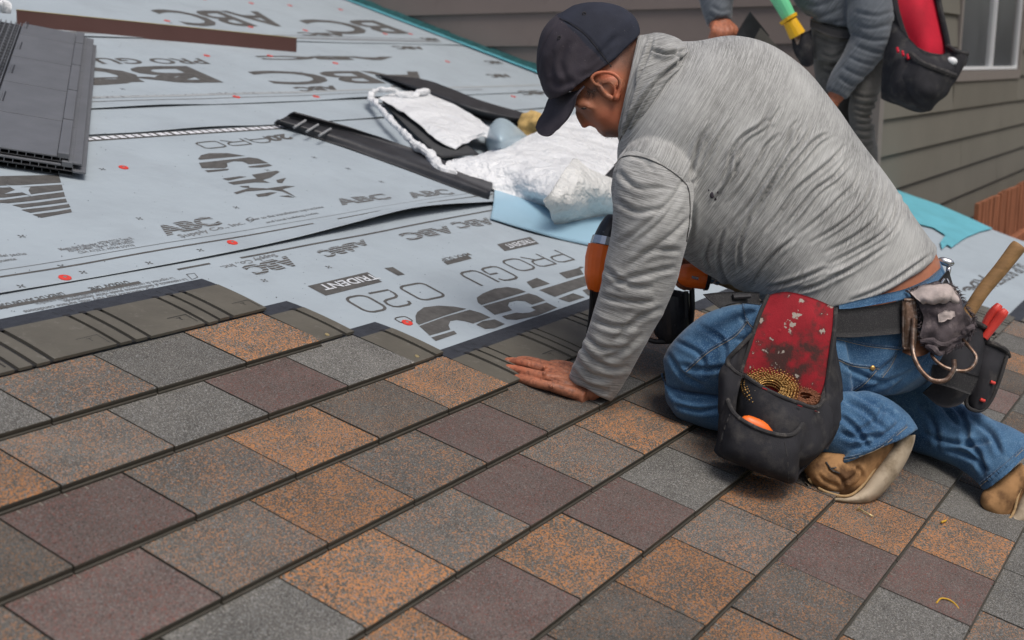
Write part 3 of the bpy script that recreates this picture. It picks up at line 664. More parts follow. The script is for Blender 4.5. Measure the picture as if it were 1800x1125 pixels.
# ------------------------------------------------------------------ ground and fence
g = MB(); g.add([(-60, -60, -2.6), (80, -60, -2.6), (80, 80, -2.6), (-60, 80, -2.6)], [(0, 1, 2, 3)]); tag(g.build('ground', M_ground), kind='structure')
fence = empty('fence', (5.2, -.62, -2.6)); tag(fence, 'reddish cedar picket fence below the right-hand house wall', 'fence')
ft = -.085
for i in range(60):
    x = 5.02+i*.098; mb = MB(); h_ = ft+random.uniform(-.006, .006)
    mb.box((x, -.50+random.uniform(-.003, .003), -2.55), (x+.078, -.478, h_)); adopt(mb.build('picket', M_fence), fence)
for j in range(3):
    mb = MB(); mb.box((5.0, -.545, -.42-.5*j), (10.9, -.504, -.36-.5*j)); adopt(mb.build('fence_rail', M_fence), fence)
for i in range(16):
    mb = MB(); y = -.62-i*.13; mb.box((5.02, y-.11, -1.02), (10.5, y, -.99)); adopt(mb.build('deck_board', M_fence), fence)

# ------------------------------------------------------------------ kneeling roofer
def knit(name, col, hi, lo, sx=9, sy=260, seamcol=None):
    """heathered knit: streaks follow the 'fab' attribute (across, along, -)"""
    m = mat(name, col, .9, .15, attrn='fab', sheen=.25); N, L, b, nz, mix, ramp, co = m_nodes[name]
    def sn(ax, ay, det, off):
        mp = N.new('ShaderNodeMapping'); mp.inputs['Scale'].default_value = (ax, ay, ax); mp.inputs['Location'].default_value = (off, off, off); L.new(co, mp.inputs[0])
        t = N.new('ShaderNodeTexNoise'); t.inputs['Scale'].default_value = 1; t.inputs['Detail'].default_value = det; t.inputs['Roughness'].default_value = .6; L.new(mp.outputs[0], t.inputs[0]); return t.outputs['Fac']
    f = sn(sx, sy, 3, 0); cur = mix(ramp(f, .36, .66), lo, hi)
    cur = mix(ramp(sn(sx*4, sy*2.2, 2, 5), .55, .7), cur, tuple(c*.55 for c in lo))
    cur = mix(ramp(sn(6, 6, 2, 9), .4, .7), cur, mix(.5, cur, tuple(min(1, c*1.25) for c in hi)))
    L.new(cur, b.inputs['Base Color'])
    bp = N.new('ShaderNodeBump'); bp.inputs['Strength'].default_value = .25; bp.inputs['Distance'].default_value = .001; L.new(f, bp.inputs['Height']); L.new(bp.outputs[0], b.inputs['Normal'])
    return m
M_shirt = knit('heather_grey_knit', (.3, .3, .29), (.415, .42, .41), (.165, .165, .161), 18, 640)
M_wshirt = knit('slate_grey_knit', (.10, .115, .13), (.12, .135, .155), (.06, .07, .08))
def denim(name, c, c2, c3):
    m = mat(name, c, .88, .15, var=.18, vs=9, col2=c2, c2s=11, c2t=(.38, .66), sheen=.15); N, L, b, nz, mix, ramp, co = m_nodes[name]
    x = mix(ramp(nz(420, 2), .5, .72), b.inputs['Base Color'].links[0].from_socket, c3); x = mix(ramp(nz(45, 4), .58, .8), x, c3); L.new(x, b.inputs['Base Color'])
    bp = N.new('ShaderNodeBump'); bp.inputs['Strength'].default_value = .35; bp.inputs['Distance'].default_value = .0012; L.new(nz(500, 3), bp.inputs['Height']); L.new(bp.outputs[0], b.inputs['Normal']); return m
M_denim = denim('blue_denim', (.022, .068, .150), (.065, .150, .265), (.13, .23, .34))
M_denimd = denim('denim_seam', (.03, .07, .14), (.07, .13, .22), (.2, .28, .36))
M_wpants = denim('grey_denim', (.075, .073, .068), (.13, .125, .115), (.16, .155, .145))
M_cap = mat('washed_black_twill', (.036, .031, .040), .85, .25, var=.25, vs=12, bump=.35, bs=420, col2=(.062, .054, .064), c2s=9, c2t=(.42, .7))
N_, L_, b_, nz_, mix_, ramp_, co_ = m_nodes['washed_black_twill']; L_.new(mix_(ramp_(nz_(330, 2), .74, .77), b_.inputs['Base Color'].links[0].from_socket, (.30, .28, .26)), b_.inputs['Base Color'])
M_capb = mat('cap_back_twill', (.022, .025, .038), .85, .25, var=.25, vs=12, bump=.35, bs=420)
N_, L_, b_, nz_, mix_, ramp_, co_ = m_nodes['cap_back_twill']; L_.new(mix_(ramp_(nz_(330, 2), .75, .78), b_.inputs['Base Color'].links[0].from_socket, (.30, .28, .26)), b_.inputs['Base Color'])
M_suede = mat('tan_boot_leather', (.34, .19, .085), .85, .2, var=.25, vs=18, bump=.4, bs=160, col2=(.11, .058, .028), c2s=19, c2t=(.44, .62))
M_sole = mat('crepe_sole', (.42, .35, .26), .85, .2, var=.15, vs=14, bump=.3, bs=50, col2=(.20, .155, .10), c2s=17, c2t=(.46, .66))
M_canvas = mat('black_canvas', (.026, .026, .030), .88, .2, var=.25, vs=18, bump=.4, bs=480, col2=(.075, .07, .066), c2s=22, c2t=(.52, .8))
M_web = mat('black_webbing', (.022, .022, .024), .75, .3, var=.1, vs=30, bump=.6, bs=600, col2=(.055, .054, .052), c2s=380, c2t=(.5, .7))
M_bind = mat('webbing_binding', (.034, .033, .034), .8, .25, bump=.5, bs=400, col2=(.12, .11, .10), c2s=50, c2t=(.55, .75))
M_redc = mat('red_canvas', (.26, .012, .020), .8, .25, var=.25, vs=14, bump=.35, bs=300, col2=(.055, .022, .02), c2s=17, c2t=(.50, .62))
N_, L_, b_, nz_, mix_, ramp_, co_ = m_nodes['red_canvas']; L_.new(mix_(ramp_(nz_(34, 4), .63, .655), b_.inputs['Base Color'].links[0].from_socket, (.34, .30, .26)), b_.inputs['Base Color'])
M_redw = mat('bright_red_canvas', (.46, .008, .028), .75, .3, var=.25, vs=8, bump=.3, bs=200)
M_steel = mat('worn_steel', (.16, .10, .07), .45, .5, metal=.75, var=.4, vs=60, bump=.3, bs=150, col2=(.32, .28, .25), c2s=60, c2t=(.5, .7))
M_chrome = mat('bright_steel', (.55, .56, .58), .25, .5, metal=.9)
M_gold = mat('coil_nail_brass', (.42, .25, .085), .38, .5, metal=.8, var=.5, vs=150)
M_copper = mat('copper_wire', (.42, .20, .11), .35, .5, metal=.85, var=.3, vs=200)
M_orange = mat('orange_plastic', (.86, .15, .010), .42, .5, var=.08, vs=20)
M_blackp = mat('black_plastic', (.024, .024, .026), .38, .5, var=.3, vs=30, bump=.15, bs=200, col2=(.16, .16, .165), c2s=34, c2t=(.64, .72))
M_ragc = mat('worn_purple_grey_leather', (.085, .070, .075), .85, .2, var=.3, vs=40, bump=.6, bs=240, col2=(.18, .15, .15), c2s=50, c2t=(.55, .75))
M_pale = mat('torn_pale_lining', (.42, .36, .34), .85, .2, var=.2, vs=50, bump=.4, bs=200)
M_hick = mat('hickory', (.27, .155, .065), .6, .3, var=.25, vs=6, bump=.2, bs=80, stretch=(12, 2, 12))
M_nail = mat('fingernail', (.46, .24, .19), .4, .5)
M_stitch = mat('tan_thread', (.30, .25, .18), .8)
M_eye = mat('eye', (.03, .018, .014), .4, .3)
# skin with stubble, grime and a blush mask: attribute 'tone' = (hair, warm, grime)
def skin(name, base, warm, dark):
    m = mat(name, base, .52, .4, var=.16, vs=26, bump=.25, bs=220); N, L, b, nz, mix, ramp, co = m_nodes[name]
    b.inputs['Subsurface Weight'].default_value = .08; b.inputs['Subsurface Radius'].default_value = (.008, .003, .002)
    at = N.new('ShaderNodeAttribute'); at.attribute_name = 'tone'; sx = N.new('ShaderNodeSeparateXYZ'); L.new(at.outputs['Vector'], sx.inputs[0])
    cur = b.inputs['Base Color'].links[0].from_socket; cur = mix(sx.outputs[1], cur, warm)
    def mul(a, c):
        q = N.new('ShaderNodeMath'); q.operation = 'MULTIPLY'; L.new(a, q.inputs[0]); L.new(c, q.inputs[1]); return q.outputs[0]
    cur = mix(mul(sx.outputs[0], ramp(nz(900, 2), .1, .6)), cur, dark); cur = mix(mul(sx.outputs[2], ramp(nz(95, 4), .48, .62)), cur, (.05, .03, .028))
    L.new(cur, b.inputs['Base Color']); return m
M_skin = skin('skin', (.36, .142, .078), (.50, .14, .068), (.085, .062, .055))
TZ = 2.66
PX = TZ/F                                   # metres per photo pixel at the figure
man = empty('person', tuple(PR(1190, 735, 0)))
tag(man, 'kneeling man in dark cap and heather grey shirt pressing one palm on the shingles', 'person')
def R_(mb, spec, n=None, m=28, e=1.): mb.add(*loftVF(srings(spec, n, m, e)))
# --- body: head, neck, torso, arms, hands, legs as one surface
B = MB()
head = [(1003,160,1112,78,TZ,.070),(1002,176,1118,102,TZ,.073),(1012,190,1120,128,TZ,.072),(1022,199,1120,152,TZ,.068),(1028,209,1122,175,TZ,.064),(1036,217,1123,198,TZ,.060),(1049,224,1124,214,TZ,.055),(1060,233,1122,228,TZ,.047),(1074,242,1118,240,TZ,.035)]
R_(B, head, 18)
B.add(*ballVF(P(1040, 92, TZ), (.098, .098, .072), CAXES, 12, 20))
B.add(*ballVF(P(1068, 192, TZ-.040), (.040, .038, .024), CAXES))        # cheek
B.add(*ballVF(P(1076, 226, TZ-.020), (.030, .014, .024), CAXES))        # jaw / mouth
B.add(*tubeVF([P(1008, 181, TZ-.035), P(1022, 184, TZ-.052), P(1038, 186, TZ-.060)], [.006, .0085, .005], 8))   # brow
B.add(*tubeVF([P(1014, 194, TZ), P(1023, 207, TZ), P(1034, 221, TZ-.002)], [.008, .0115, .0150], 8))             # nose
B.add(*ballVF(P(1045, 218, TZ-.013), (.0105, .008, .009), CAXES))
B.add(*ballVF(P(1058, 229, TZ-.004), (.012, .007, .016), CAXES)); B.add(*ballVF(P(1066, 236, TZ-.004), (.011, .007, .015), CAXES))
B.add(*tubeVF([P(1015, 190, TZ-.045), P(1028, 187, TZ-.056), P(1040, 192, TZ-.062)], [.004, .0045, .003], 8))
R_(B, [(1105,62,1062,215,TZ+.01,.052),(1140,70,1092,245,TZ+.01,.060),(1200,95,1130,290,TZ,.075)], 8)      # neck
torso = [(1222,85,1100,285,2.66,.12),(1325,90,1150,345,2.67,.15),(1410,146,1200,410,2.68,.150),(1484,238,1246,448,2.69,.145),(1555,332,1300,484,2.695,.142),(1615,405,1370,505,2.70,.145,0,30),(1650,458,1400,540,2.71,.142,-6,55),(1668,520,1385,585,2.71,.150,-5,30)]
R_(B, torso, 30, 32)
arm_l = [(1140,310,1190,330,2.57,.030),(1105,345,1195,375,2.52,.045),(1085,420,1190,445,2.51,.047),(1070,490,1170,505,2.53,.044),(1045,570,1130,580,2.56,.040),(1018,640,1085,655,2.60,.033),(1003,665,1052,700,2.625,.027)]
R_(B, arm_l, 16, 20)
R_(B, [(1640,525,1400,640,2.71,.13),(1600,640,1450,700,2.70,.12)], 6)
R_(B, [(1460,560,1470,690,2.60,.06),(1300,560,1320,690,2.61,.062),(1225,600,1232,675,2.63,.045),(1205,630,1212,672,2.64,.03)], 10)
R_(B, [(1215,695,1220,728,2.645,.025),(1300,715,1310,755,2.61,.035),(1450,725,1440,795,2.57,.040),(1520,760,1500,805,2.56,.035)], 10)
R_(B, [(1600,610,1560,680,2.80,.045),(1632,690,1600,745,2.84,.035),(1724,762,1680,806,2.77,.035),(1780,812,1750,850,2.70,.035)], 10)
for pts, r in (([(1330,160,2.82), (1290,330,2.95), (1262,425,2.92)], [.05, .045, .036]), ([(1262,425,2.92), (1228,446,2.90), (1208,458,2.885)], [.034, .030, .026])):
    B.add(*tubeVF([P(*q) for q in pts], r, 10, 14))
body = remesh('body', B, .0055, 4, M_skin); 
# fine pieces of the same body: face details, ear, hands (kept crisp)
H = MB()
EZ = TZ-.079
H.add(*tubeVF([P(x, y, EZ+dz) for x, y, dz in ((1056,152,.006),(1045,147,.0),(1040,138,-.004),(1046,130,-.006),(1062,127,-.008),(1078,130,-.010),(1089,140,-.010),(1091,152,-.008),(1087,163,-.004),(1084,171,-.002),(1083,175,.001))], [.0034,.0038,.0040,.0040,.0040,.0042,.0044,.0044,.0048,.0068,.0055], 40, 12))
H.add(*ballVF(P(1069, 150, EZ+.0165), (.028, .026, .010), CAXES))
H.add(*tubeVF([P(x, y, EZ+dz) for x, y, dz in ((1058,146,.004),(1070,144,.0),(1079,150,-.002),(1081,160,.0),(1080,170,.002))], [.0026,.0032,.0034,.0032,.003], 20))
H.add(*tubeVF([P(1048, 146, EZ+.006), P(1054, 156, EZ+.010), P(1064, 166, EZ+.008), P(1078, 174, EZ+.006)], [.005, .006, .006, .006], 14)); H.add(*tubeVF([P(1090, 140, EZ-.004), P(1092, 152, EZ+.004), P(1086, 168, EZ+.008)], [.006, .008, .007], 12)); H.add(*tubeVF([P(1056, 152, EZ+.004), P(1060, 160, EZ+.003), P(1066, 168, EZ+.005)], [.004, .0045, .003], 8))
ear = remesh('ear', H, .0016, 3, M_skin)
# left hand, flat on the roof
Hd = MB()
def ft(x, y, n): return PR(x, y, n)
fing = [([(1000,652,.034),(962,643,.030),(938,636,.024),(922,633,.016),(912,633,.011)], [.0125,.0118,.0108,.0100,.0088]),
        ([(1000,660,.040),(955,648,.034),(925,640,.027),(906,636,.018),(892,635,.011)], [.0130,.0120,.0110,.0104,.0092]),
        ([(1002,672,.040),(955,662,.034),(927,655,.026),(908,650,.017),(893,647,.011)], [.0130,.0120,.0110,.0104,.0092]),
        ([(1008,690,.034),(968,679,.030),(940,673,.022),(922,668,.015),(908,664,.010)], [.0120,.0112,.0102,.0095,.0082]),
        ([(1018,656,.026),(1002,645,.020),(985,640,.014),(970,639,.011)], [.013,.012,.010,.009])]
for pts, r in fing: Hd.add(*tubeVF([ft(*q) for q in pts], r, 16, 12)); Hd.add(*ballVF(ft(*pts[-1]), r[-1], None, 6, 10))
for a, b, r in (((1015,668,.036), (958,646,.028), .0125), ((1018,676,.036), (958,656,.029), .0125), ((1020,684,.034), (962,667,.027), .0122), ((1022,694,.030), (972,681,.024), .0115), ((1018,660,.034), (966,643,.025), .0115)):
    Hd.add(*tubeVF([ft(*a), ft((a[0]+b[0])/2, (a[1]+b[1])/2, max(a[2], b[2])+.003), ft(*b)], [r*1.25, r*1.12, r], 8, 12))
for x, y, n in ((957,646,.044), (957,657,.044), (968,679,.037), (962,642,.038)): Hd.add(*ballVF(ft(x, y, n), .0055, None, 6, 8))
Hd.add(*tubeVF([ft(990,670,.030), ft(1018,680,.034), P(1040,686,2.615), P(1060,655,2.60)], [.019, .023, .024, .024], 12, 14)); Hd.add(*tubeVF([ft(1000,692,.018), ft(1030,700,.026)], [.014, .018], 6, 12))
hand = remesh('hand', Hd, .0022, 3, M_skin)
crease(hand, [[(1000,655),(975,650)], [(1000,668),(972,660)], [(990,672),(965,664)], [(932,634),(931,644)], [(928,652),(927,660)], [(936,668),(934,677)]], .0014, 1.6, .4)
# right hand round the grip of the tool
Hg = MB()
for i, (x, y) in enumerate(((1182,484), (1190,494), (1199,501), (1207,501))):
    z = 2.82
    Hg.add(*tubeVF([P(x+10, y-34, z+.02), P(x-6, y-20, z-.018), P(x-5, y-4, z-.028), P(x+6, y+4, z-.006)], [.0115, .0112, .0105, .009], 14, 12))
Hg.add(*ballVF(P(1206, 458, 2.85), (.036, .026, .030), CAXES)); Hg.add(*tubeVF([P(1205, 450, 2.86), P(1190, 455, 2.845), P(1178, 462, 2.84)], [.014, .012, .009], 10))
Hg.add(*tubeVF([P(1208,458,2.87), P(1236,444,2.90), P(1262,428,2.92)], [.026, .028, .032], 8, 14))
ghand = remesh('hand', Hg, .0028, 3, M_skin)
for o in (body, ear, hand, ghand):
    V = getV(o); px, py, z = pix(V); t = np.zeros((len(V), 3))
    near = z < 2.80
    def reg(cx, cy, rx, ry): return np.clip(1.6-1.6*np.hypot((px-cx)/rx, (py-cy)/ry), 0, 1)*near
    t[:, 0] = np.maximum.reduce([reg(1044,160,20,16)*.6, reg(1105,95,36,45)*.9, reg(1075,236,24,12)*.9, reg(1060,150,14,10)*.5])
    t[:, 1] = np.maximum.reduce([reg(1066,132,34,12), reg(1085,165,14,22)*.7, reg(1034,222,16,12)*.8, reg(1075,205,40,25)*.55, reg(1116,170,18,60)*.8])
    if o in (hand, ghand): t[:, 2] = .42; t[:, 1] = reg(900,645,30,30)*.5+reg(940,650,60,30)*.25
    attr(o, 'tone', t)
mbb = body
# join the pieces into the one body mesh
def join(objs, name):
    V = []; Fc = []; T = []; b = 0
    for o in objs:
        v = getV(o); V.append(v); a = np.empty(len(v)*3, 'f'); o.data.attributes['tone'].data.foreach_get('vector', a); T.append(a.reshape(-1, 3))
        Fc += [tuple(b+i for i in p.vertices) for p in o.data.polygons]; b += len(v)
    n = mesh(name, np.vstack(V), Fc, M_skin); attr(n, 'tone', np.vstack(T))
    for o in objs: bpy.data.objects.remove(o)
    return n
body = adopt(join([body, ear, hand, ghand], 'body'), man)
def part(name, mb, m_, parent=man, smooth=True, mats=None):
    o = mb.build(name, m_, None, smooth, mats); adopt(o, parent) if parent.type == 'EMPTY' else setattr(o, 'parent', parent)
    if parent.type != 'EMPTY' and parent.parent: o.matrix_parent_inverse = Matrix.Identity(4)
    return o
# fingernails
for x, y, n, s in ((896,633.5,.0170,.95), (897,645.5,.0170,.95), (912,663,.0150,.85), (916,632,.016,.7)):
    e = MB(); a, b = UV(x-6, y-1.2, n), UV(x+6, y+2, n); d = RW(*b)-RW(*a); d /= np.linalg.norm(d); e.add(*ballVF(PR(x, y, n), (.0062*s, .0050*s, .0028), [d, np.cross(RN, d), RN], 6, 12)); part('fingernail', e, M_nail)
# eye
e = MB(); e.add(*ballVF(P(1026, 190.5, TZ-.0655), (.0062, .0026, .004), CAXES, 8, 12)); part('eye', e, M_eye)
# short hair at temple, nape and moustache
hb_ = MB()
def hairs(cx, cy, rx, ry, k, z0, dx, dy, ln=.007, ell=None):
    for _ in range(k):
        x, y = cx+rx*random.gauss(0, .45), cy+ry*random.gauss(0, .45)
        zz = z0+.00004*((x-1060)**2+(y-130)**2)*.18
        p = P(x, y, zz); q = P(x+dx+random.gauss(0, 1.5), y+dy+random.gauss(0, 1.5), zz-.004); s = .00028
        hb_.add([p+right*s, p-right*s, p+upv*s, q], [(0, 1, 3), (1, 2, 3), (2, 0, 3)])
hairs(1040, 163, 20, 12, 230, TZ-.0745, 4, 7); hairs(1018, 183, 7, 1.6, 46, TZ-.062, -4, -1, .004); hairs(1073, 237, 13, 4, 90, TZ-.035, -2, 5)
M_hair = mat('greying_hair', (.03, .026, .024), .6, .3, var=.5, vs=400, col2=(.34, .32, .30), c2s=300, c2t=(.55, .65))
tag(part('hair', hb_, M_hair), kind='stuff')

# --- shirt
S = MB()
sh = [(1140,66,1092,240,2.665,.085),(1175,70,1086,262,2.665,.12),(1228,72,1088,300,2.665,.150),(1290,64,1105,345,2.665,.172),(1352,78,1130,385,2.67,.178),(1412,118,1165,420,2.675,.178),(1466,184,1200,450,2.68,.174),(1512,245,1232,474,2.685,.170),(1556,305,1268,496,2.69,.165),(1600,368,1308,512,2.695,.162,0,8),(1634,416,1335,520,2.70,.160,0,26),(1650,440,1345,522,2.705,.158,-12,52)]
R_(S, sh, 46, 44)
S.add(*ballVF(P(1150, 330, 2.56), (.095, .115, .10), CAXES, 12, 20))
S2 = MB()
sleeve = [(1128,262,1196,288,2.57,.045),(1108,262,1212,302,2.54,.066),(1088,283,1219,332,2.515,.077),(1079,330,1218,372,2.50,.078),(1077,385,1210,415,2.50,.075),(1069,435,1202,455,2.51,.070),(1059,490,1186,503,2.52,.066),(1041,550,1164,553,2.54,.061),(1027,600,1134,608,2.56,.056),(1010,634,1112,648,2.585,.050),(1003,654,1092,682,2.605,.045),(1004,668,1074,706,2.62,.041)]
R_(S2, sleeve, 40, 36)
R_(S, [(1360,120,1300,260,2.83,.06),(1330,230,1270,330,2.90,.06),(1310,330,1250,400,2.94,.055),(1292,385,1246,428,2.93,.045)], 12, 20)
shirt = remesh('shirt', S, .0036, 6, M_shirt); sleeve_o = remesh('sleeve', S2, .0034, 5, M_shirt)
Z3 = lambda L: [tuple((1200+a/3, b/3)) for a, b in L]
back = [Z3(q) for q in ([(150,650),(90,740),(50,850),(25,960)], [(262,620),(180,740),(130,850),(60,980)], [(440,620),(400,670),(320,720),(260,800),(235,900),(180,1010)], [(520,700),(440,770),(400,850),(330,960),(240,1080)], [(620,630),(570,680),(550,760),(500,850),(430,950),(350,1080),(270,1180)],
  [(685,610),(670,690),(620,760),(560,840),(480,950),(400,1100),(330,1200)], [(780,700),(700,740),(620,830),(540,930),(470,1040)], [(860,760),(800,830),(720,900),(600,1000),(530,1100),(430,1230)], [(885,830),(800,930),(700,1000),(620,1100),(520,1220)], [(945,890),(900,980),(820,1050),(740,1130),(600,1250)], [(1000,900),(985,1000),(930,1090),(820,1190),(660,1290)], [(1060,950),(1062,1060),(1010,1160),(900,1250),(740,1340)], [(1130,1010),(1120,1120),(1060,1220),(930,1310),(760,1400)], [(520,560),(480,620),(450,650)], [(330,820),(240,960),(150,1080)], [(90,740),(60,860),(40,940)])]
back += [[(1273,400),(1262,449),(1272,488),(1290,508)], [(1400,416),(1362,445),(1332,482),(1318,508)], [(1250,420),(1240,450),(1250,478)], [(1455,470),(1400,492),(1350,506)], [(1500,470),(1440,500),(1400,512)], [(1560,430),(1500,470),(1450,490)], [(1320,380),(1300,430),(1300,480)], [(1640,445),(1560,500),(1490,530)]]
crease(shirt, back, .0080, 3.0, .55); crease(shirt, [[(x+13, y+4) for x, y in L] for L in back[:13:2]], .003, 3.0, .7)
ripple(shirt, .004, 9)
crease(shirt, [[.8, (1215,300),(1218,340),(1216,400),(1210,440)], [(1112,85),(1135,110),(1150,150)]], .006, 4, .5)
slv = [[(1213,300),(1180,350),(1130,400),(1085,430)], [(1205,330),(1160,390),(1110,430)], [(1085,300),(1120,330),(1170,330)], [(1080,350),(1120,372),(1170,365)], [(1198,440),(1150,440),(1100,470)], [(1190,470),(1140,480),(1070,500)], [(1062,470),(1100,500),(1150,505)], [(1040,560),(1080,575),(1120,570)], [(1030,590),(1060,612),(1110,612)], [(1130,585),(1090,620),(1060,628)], [(1020,605),(1043,632),(1082,648),(1105,642)], [(1012,632),(1038,658),(1078,668)], [(1006,648),(1030,676),(1072,690)], [(1165,540),(1120,560),(1080,600)], [(1150,300),(1130,280),(1110,275)], [(1215,380),(1170,420),(1120,450)], [(1052,520),(1100,530),(1150,530)]]
crease(sleeve_o, slv, .0052, 4.6, .6); ripple(sleeve_o, .004, 14)
def fab(o, a, b):
    V = getV(o); ax = np.array(b)-np.array(a); ax /= np.linalg.norm(ax); u = np.cross(ax, fwd); u /= np.linalg.norm(u); v = np.cross(ax, u); attr(o, 'fab', np.stack([V@u, V@ax, V@v], 1))
fab(shirt, P(1180, 190, 2.6), P(1560, 450, 2.7)); fab(sleeve_o, P(1160, 280, 2.5), P(1050, 680, 2.6))
adopt(shirt, man); sleeve_o.parent = shirt; sleeve_o.matrix_parent_inverse = Matrix.Identity(4)
# hood folded on the back and collar band
C = MB()
R_(C, [(1122,62,1083,240,2.655,.088),(1136,60,1084,240,2.655,.094),(1150,58,1086,242,2.655,.098),(1164,62,1088,252,2.655,.100)], 10, 40)
collar = remesh('collar', C, .004, 3, M_shirt)
C = MB()
R_(C, [(1146,57,1092,236,2.645,.100,-4,0),(1166,58,1092,240,2.640,.110,-2,4),(1190,66,1100,242,2.635,.112,4,6),(1206,78,1118,225,2.635,.100,4,8),(1216,92,1150,190,2.64,.07,4,8)], 16, 40)
hood = remesh('hood', C, .003, 4, M_shirt)
crease(hood, [[(1214,92),(1190,112),(1160,145),(1130,190),(1105,235)], [.8, (1146,88),(1170,96),(1195,92),(1212,86)], [(1185,100),(1200,112)], [(1148,60),(1138,100),(1112,160),(1098,230)], [1.6, (1216,90),(1194,108),(1152,146),(1112,205),(1098,240)], [1.2, (1142,88),(1166,97),(1184,96),(1194,108)]], .007, 2.6, .7)
for o, a, b in ((collar, (1135,150,2.6), (1200,170,2.6)), (hood, (1135,150,2.6), (1170,240,2.6))): fab(o, P(*a), P(*b)); adopt(o, man)
seam('shoulder_seam', sleeve_o, [(1080,290),(1096,275),(1128,276),(1166,292),(1198,315),(1211,335),(1213,380),(1207,425)], .0012, mat('seam_grey', (.10, .10, .098), .9), parent=shirt)
for x, y, a, b in ((1252,343,.006,.009), (1246,334,.002,.003), (1258,350,.003,.004), (1262,338,.002,.004)):
    mb = MB(); mb.add(*ballVF(onsurf(shirt, [(x, y)], .0)[0]+fwd*.0015, (a*.8, b*.8, .0025), CAXES, 6, 10)); ob = mb.build('stain', bpy.data.materials['washed_black_twill']); ob.parent = shirt

# --- jeans
J = MB()
R_(J, [(1652,466,1348,524,2.708,.148,-6,56),(1664,490,1344,545,2.708,.153,-6,50),(1676,540,1350,590,2.71,.158,-4,30),(1676,600,1380,650,2.71,.155,0,10),(1650,655,1430,690,2.705,.140),(1600,690,1470,705,2.70,.10)], 26, 40)
R_(J, [(1480,535,1500,715,2.62,.085),(1400,528,1420,712,2.605,.088),(1325,530,1335,705,2.60,.085),(1262,543,1270,698,2.605,.080),(1215,568,1222,692,2.615,.075),(1180,600,1192,690,2.63,.066),(1165,632,1172,688,2.645,.050)], 30, 36)
jl = MB()
R_(jl, [(1163,648,1172,708,2.655,.048),(1168,668,1196,738,2.645,.056),(1225,682,1240,752,2.635,.060),(1300,690,1310,770,2.615,.064),(1400,688,1395,792,2.590,.068),(1480,688,1450,812,2.570,.072),(1545,693,1478,818,2.560,.074),(1590,722,1462,824,2.552,.074),(1612,752,1449,822,2.548,.073,8,6)], 34, 36)
jr = MB()
R_(jr, [(1630,600,1540,690,2.80,.075),(1650,660,1580,745,2.84,.072),(1672,702,1600,790,2.835,.068),(1715,722,1650,808,2.79,.064),(1760,744,1690,826,2.735,.060),(1798,762,1716,848,2.69,.058),(1822,782,1728,864,2.66,.057,4,4)], 24, 32)
jeans = remesh('jeans', J, .004, 5, M_denim); leg1 = remesh('trouser_leg', jl, .0038, 5, M_denim); leg2 = remesh('trouser_leg', jr, .004, 5, M_denim)
crease(jeans, [[(1185,598),(1230,622),(1240,650)], [(1225,570),(1270,600),(1275,640)], [(1190,640),(1240,650),(1300,640)], [(1300,540),(1310,580),(1300,620)], [(1345,560),(1320,590),(1290,600)], [(1660,600),(1620,640),(1560,672),(1490,690)], [(1600,560),(1580,620),(1540,660)], [(1640,640),(1600,660),(1560,690)], [(1480,640),(1530,665),(1560,672)], [(1175,620),(1200,660),(1240,680)]], .006, 4.0, .45)
crease(leg1, [[(1180,690),(1210,705),(1260,705)], [(1185,712),(1230,722),(1280,715)], [(1480,700),(1520,722),(1560,760)], [(1500,690),(1550,715),(1580,740)], [(1475,730),(1500,750),(1530,790)], [(1560,705),(1540,740),(1500,765)], [(1590,735),(1540,775),(1490,790)], [(1475,760),(1510,770),(1560,765)]], .007, 4.2, .4)
crease(leg2, [[(1610,700),(1640,740),(1650,790)], [(1650,700),(1690,730),(1700,790)], [(1620,760),(1680,780),(1740,775)], [(1700,730),(1740,760),(1760,800)], [(1660,790),(1700,800),(1740,830)], [(1690,770),(1720,800),(1730,840)], [(1640,680),(1660,720),(1690,750)]], .008, 4.6, .4)
for o in (jeans, leg1, leg2): ripple(o, .0045, 16)
adopt(jeans, man)
for o in (leg1, leg2): o.parent = jeans; o.matrix_parent_inverse = Matrix.Identity(4)
for o, q, r in ((jeans, [(1315,560),(1290,588),(1245,615),(1205,650)], .0016), (jeans, [(1470,592),(1520,604),(1570,610),(1600,612)], .0022), (jeans, [(1470,628),(1500,640),(1545,645)], .0020), (jeans, [(1540,648),(1520,670),(1500,685)], .0012), (leg1, [(1470,806),(1500,801),(1545,784),(1594,746)], .0015), (leg2, [(1722,850),(1745,832),(1770,812),(1798,786)], .0016), (jeans, [(1305,530),(1312,560),(1330,580)], .0013), (jeans, [(1575,620),(1565,640),(1550,660)], .0013)):
    seam('stitching', o, q, r, M_denimd, parent=jeans); seam('stitching', o, [(a+1, b+4) for a, b in q], .0006, M_stitch, parent=jeans)
mb = MB(); mb.add(*ballVF(onsurf(jeans, [(1534, 647)], .002)[0], (.006, .006, .003), CAXES, 6, 12)); o = mb.build('rivet', M_gold); o.parent = jeans
# hems as rolled bands
for o, q, r in ((leg2, [(1729,866),(1742,852),(1765,832),(1788,812),(1802,798)], .0045),):
    mb = MB(); mb.add(*tubeVF(onsurf(o, cr([(a-(3 if o is leg1 else 4), b-7, 0) for a, b in q[1:-1]], 30)[:, :2], -.002), r, None, 8)); ob = mb.build('hem', M_denim); ob.parent = jeans
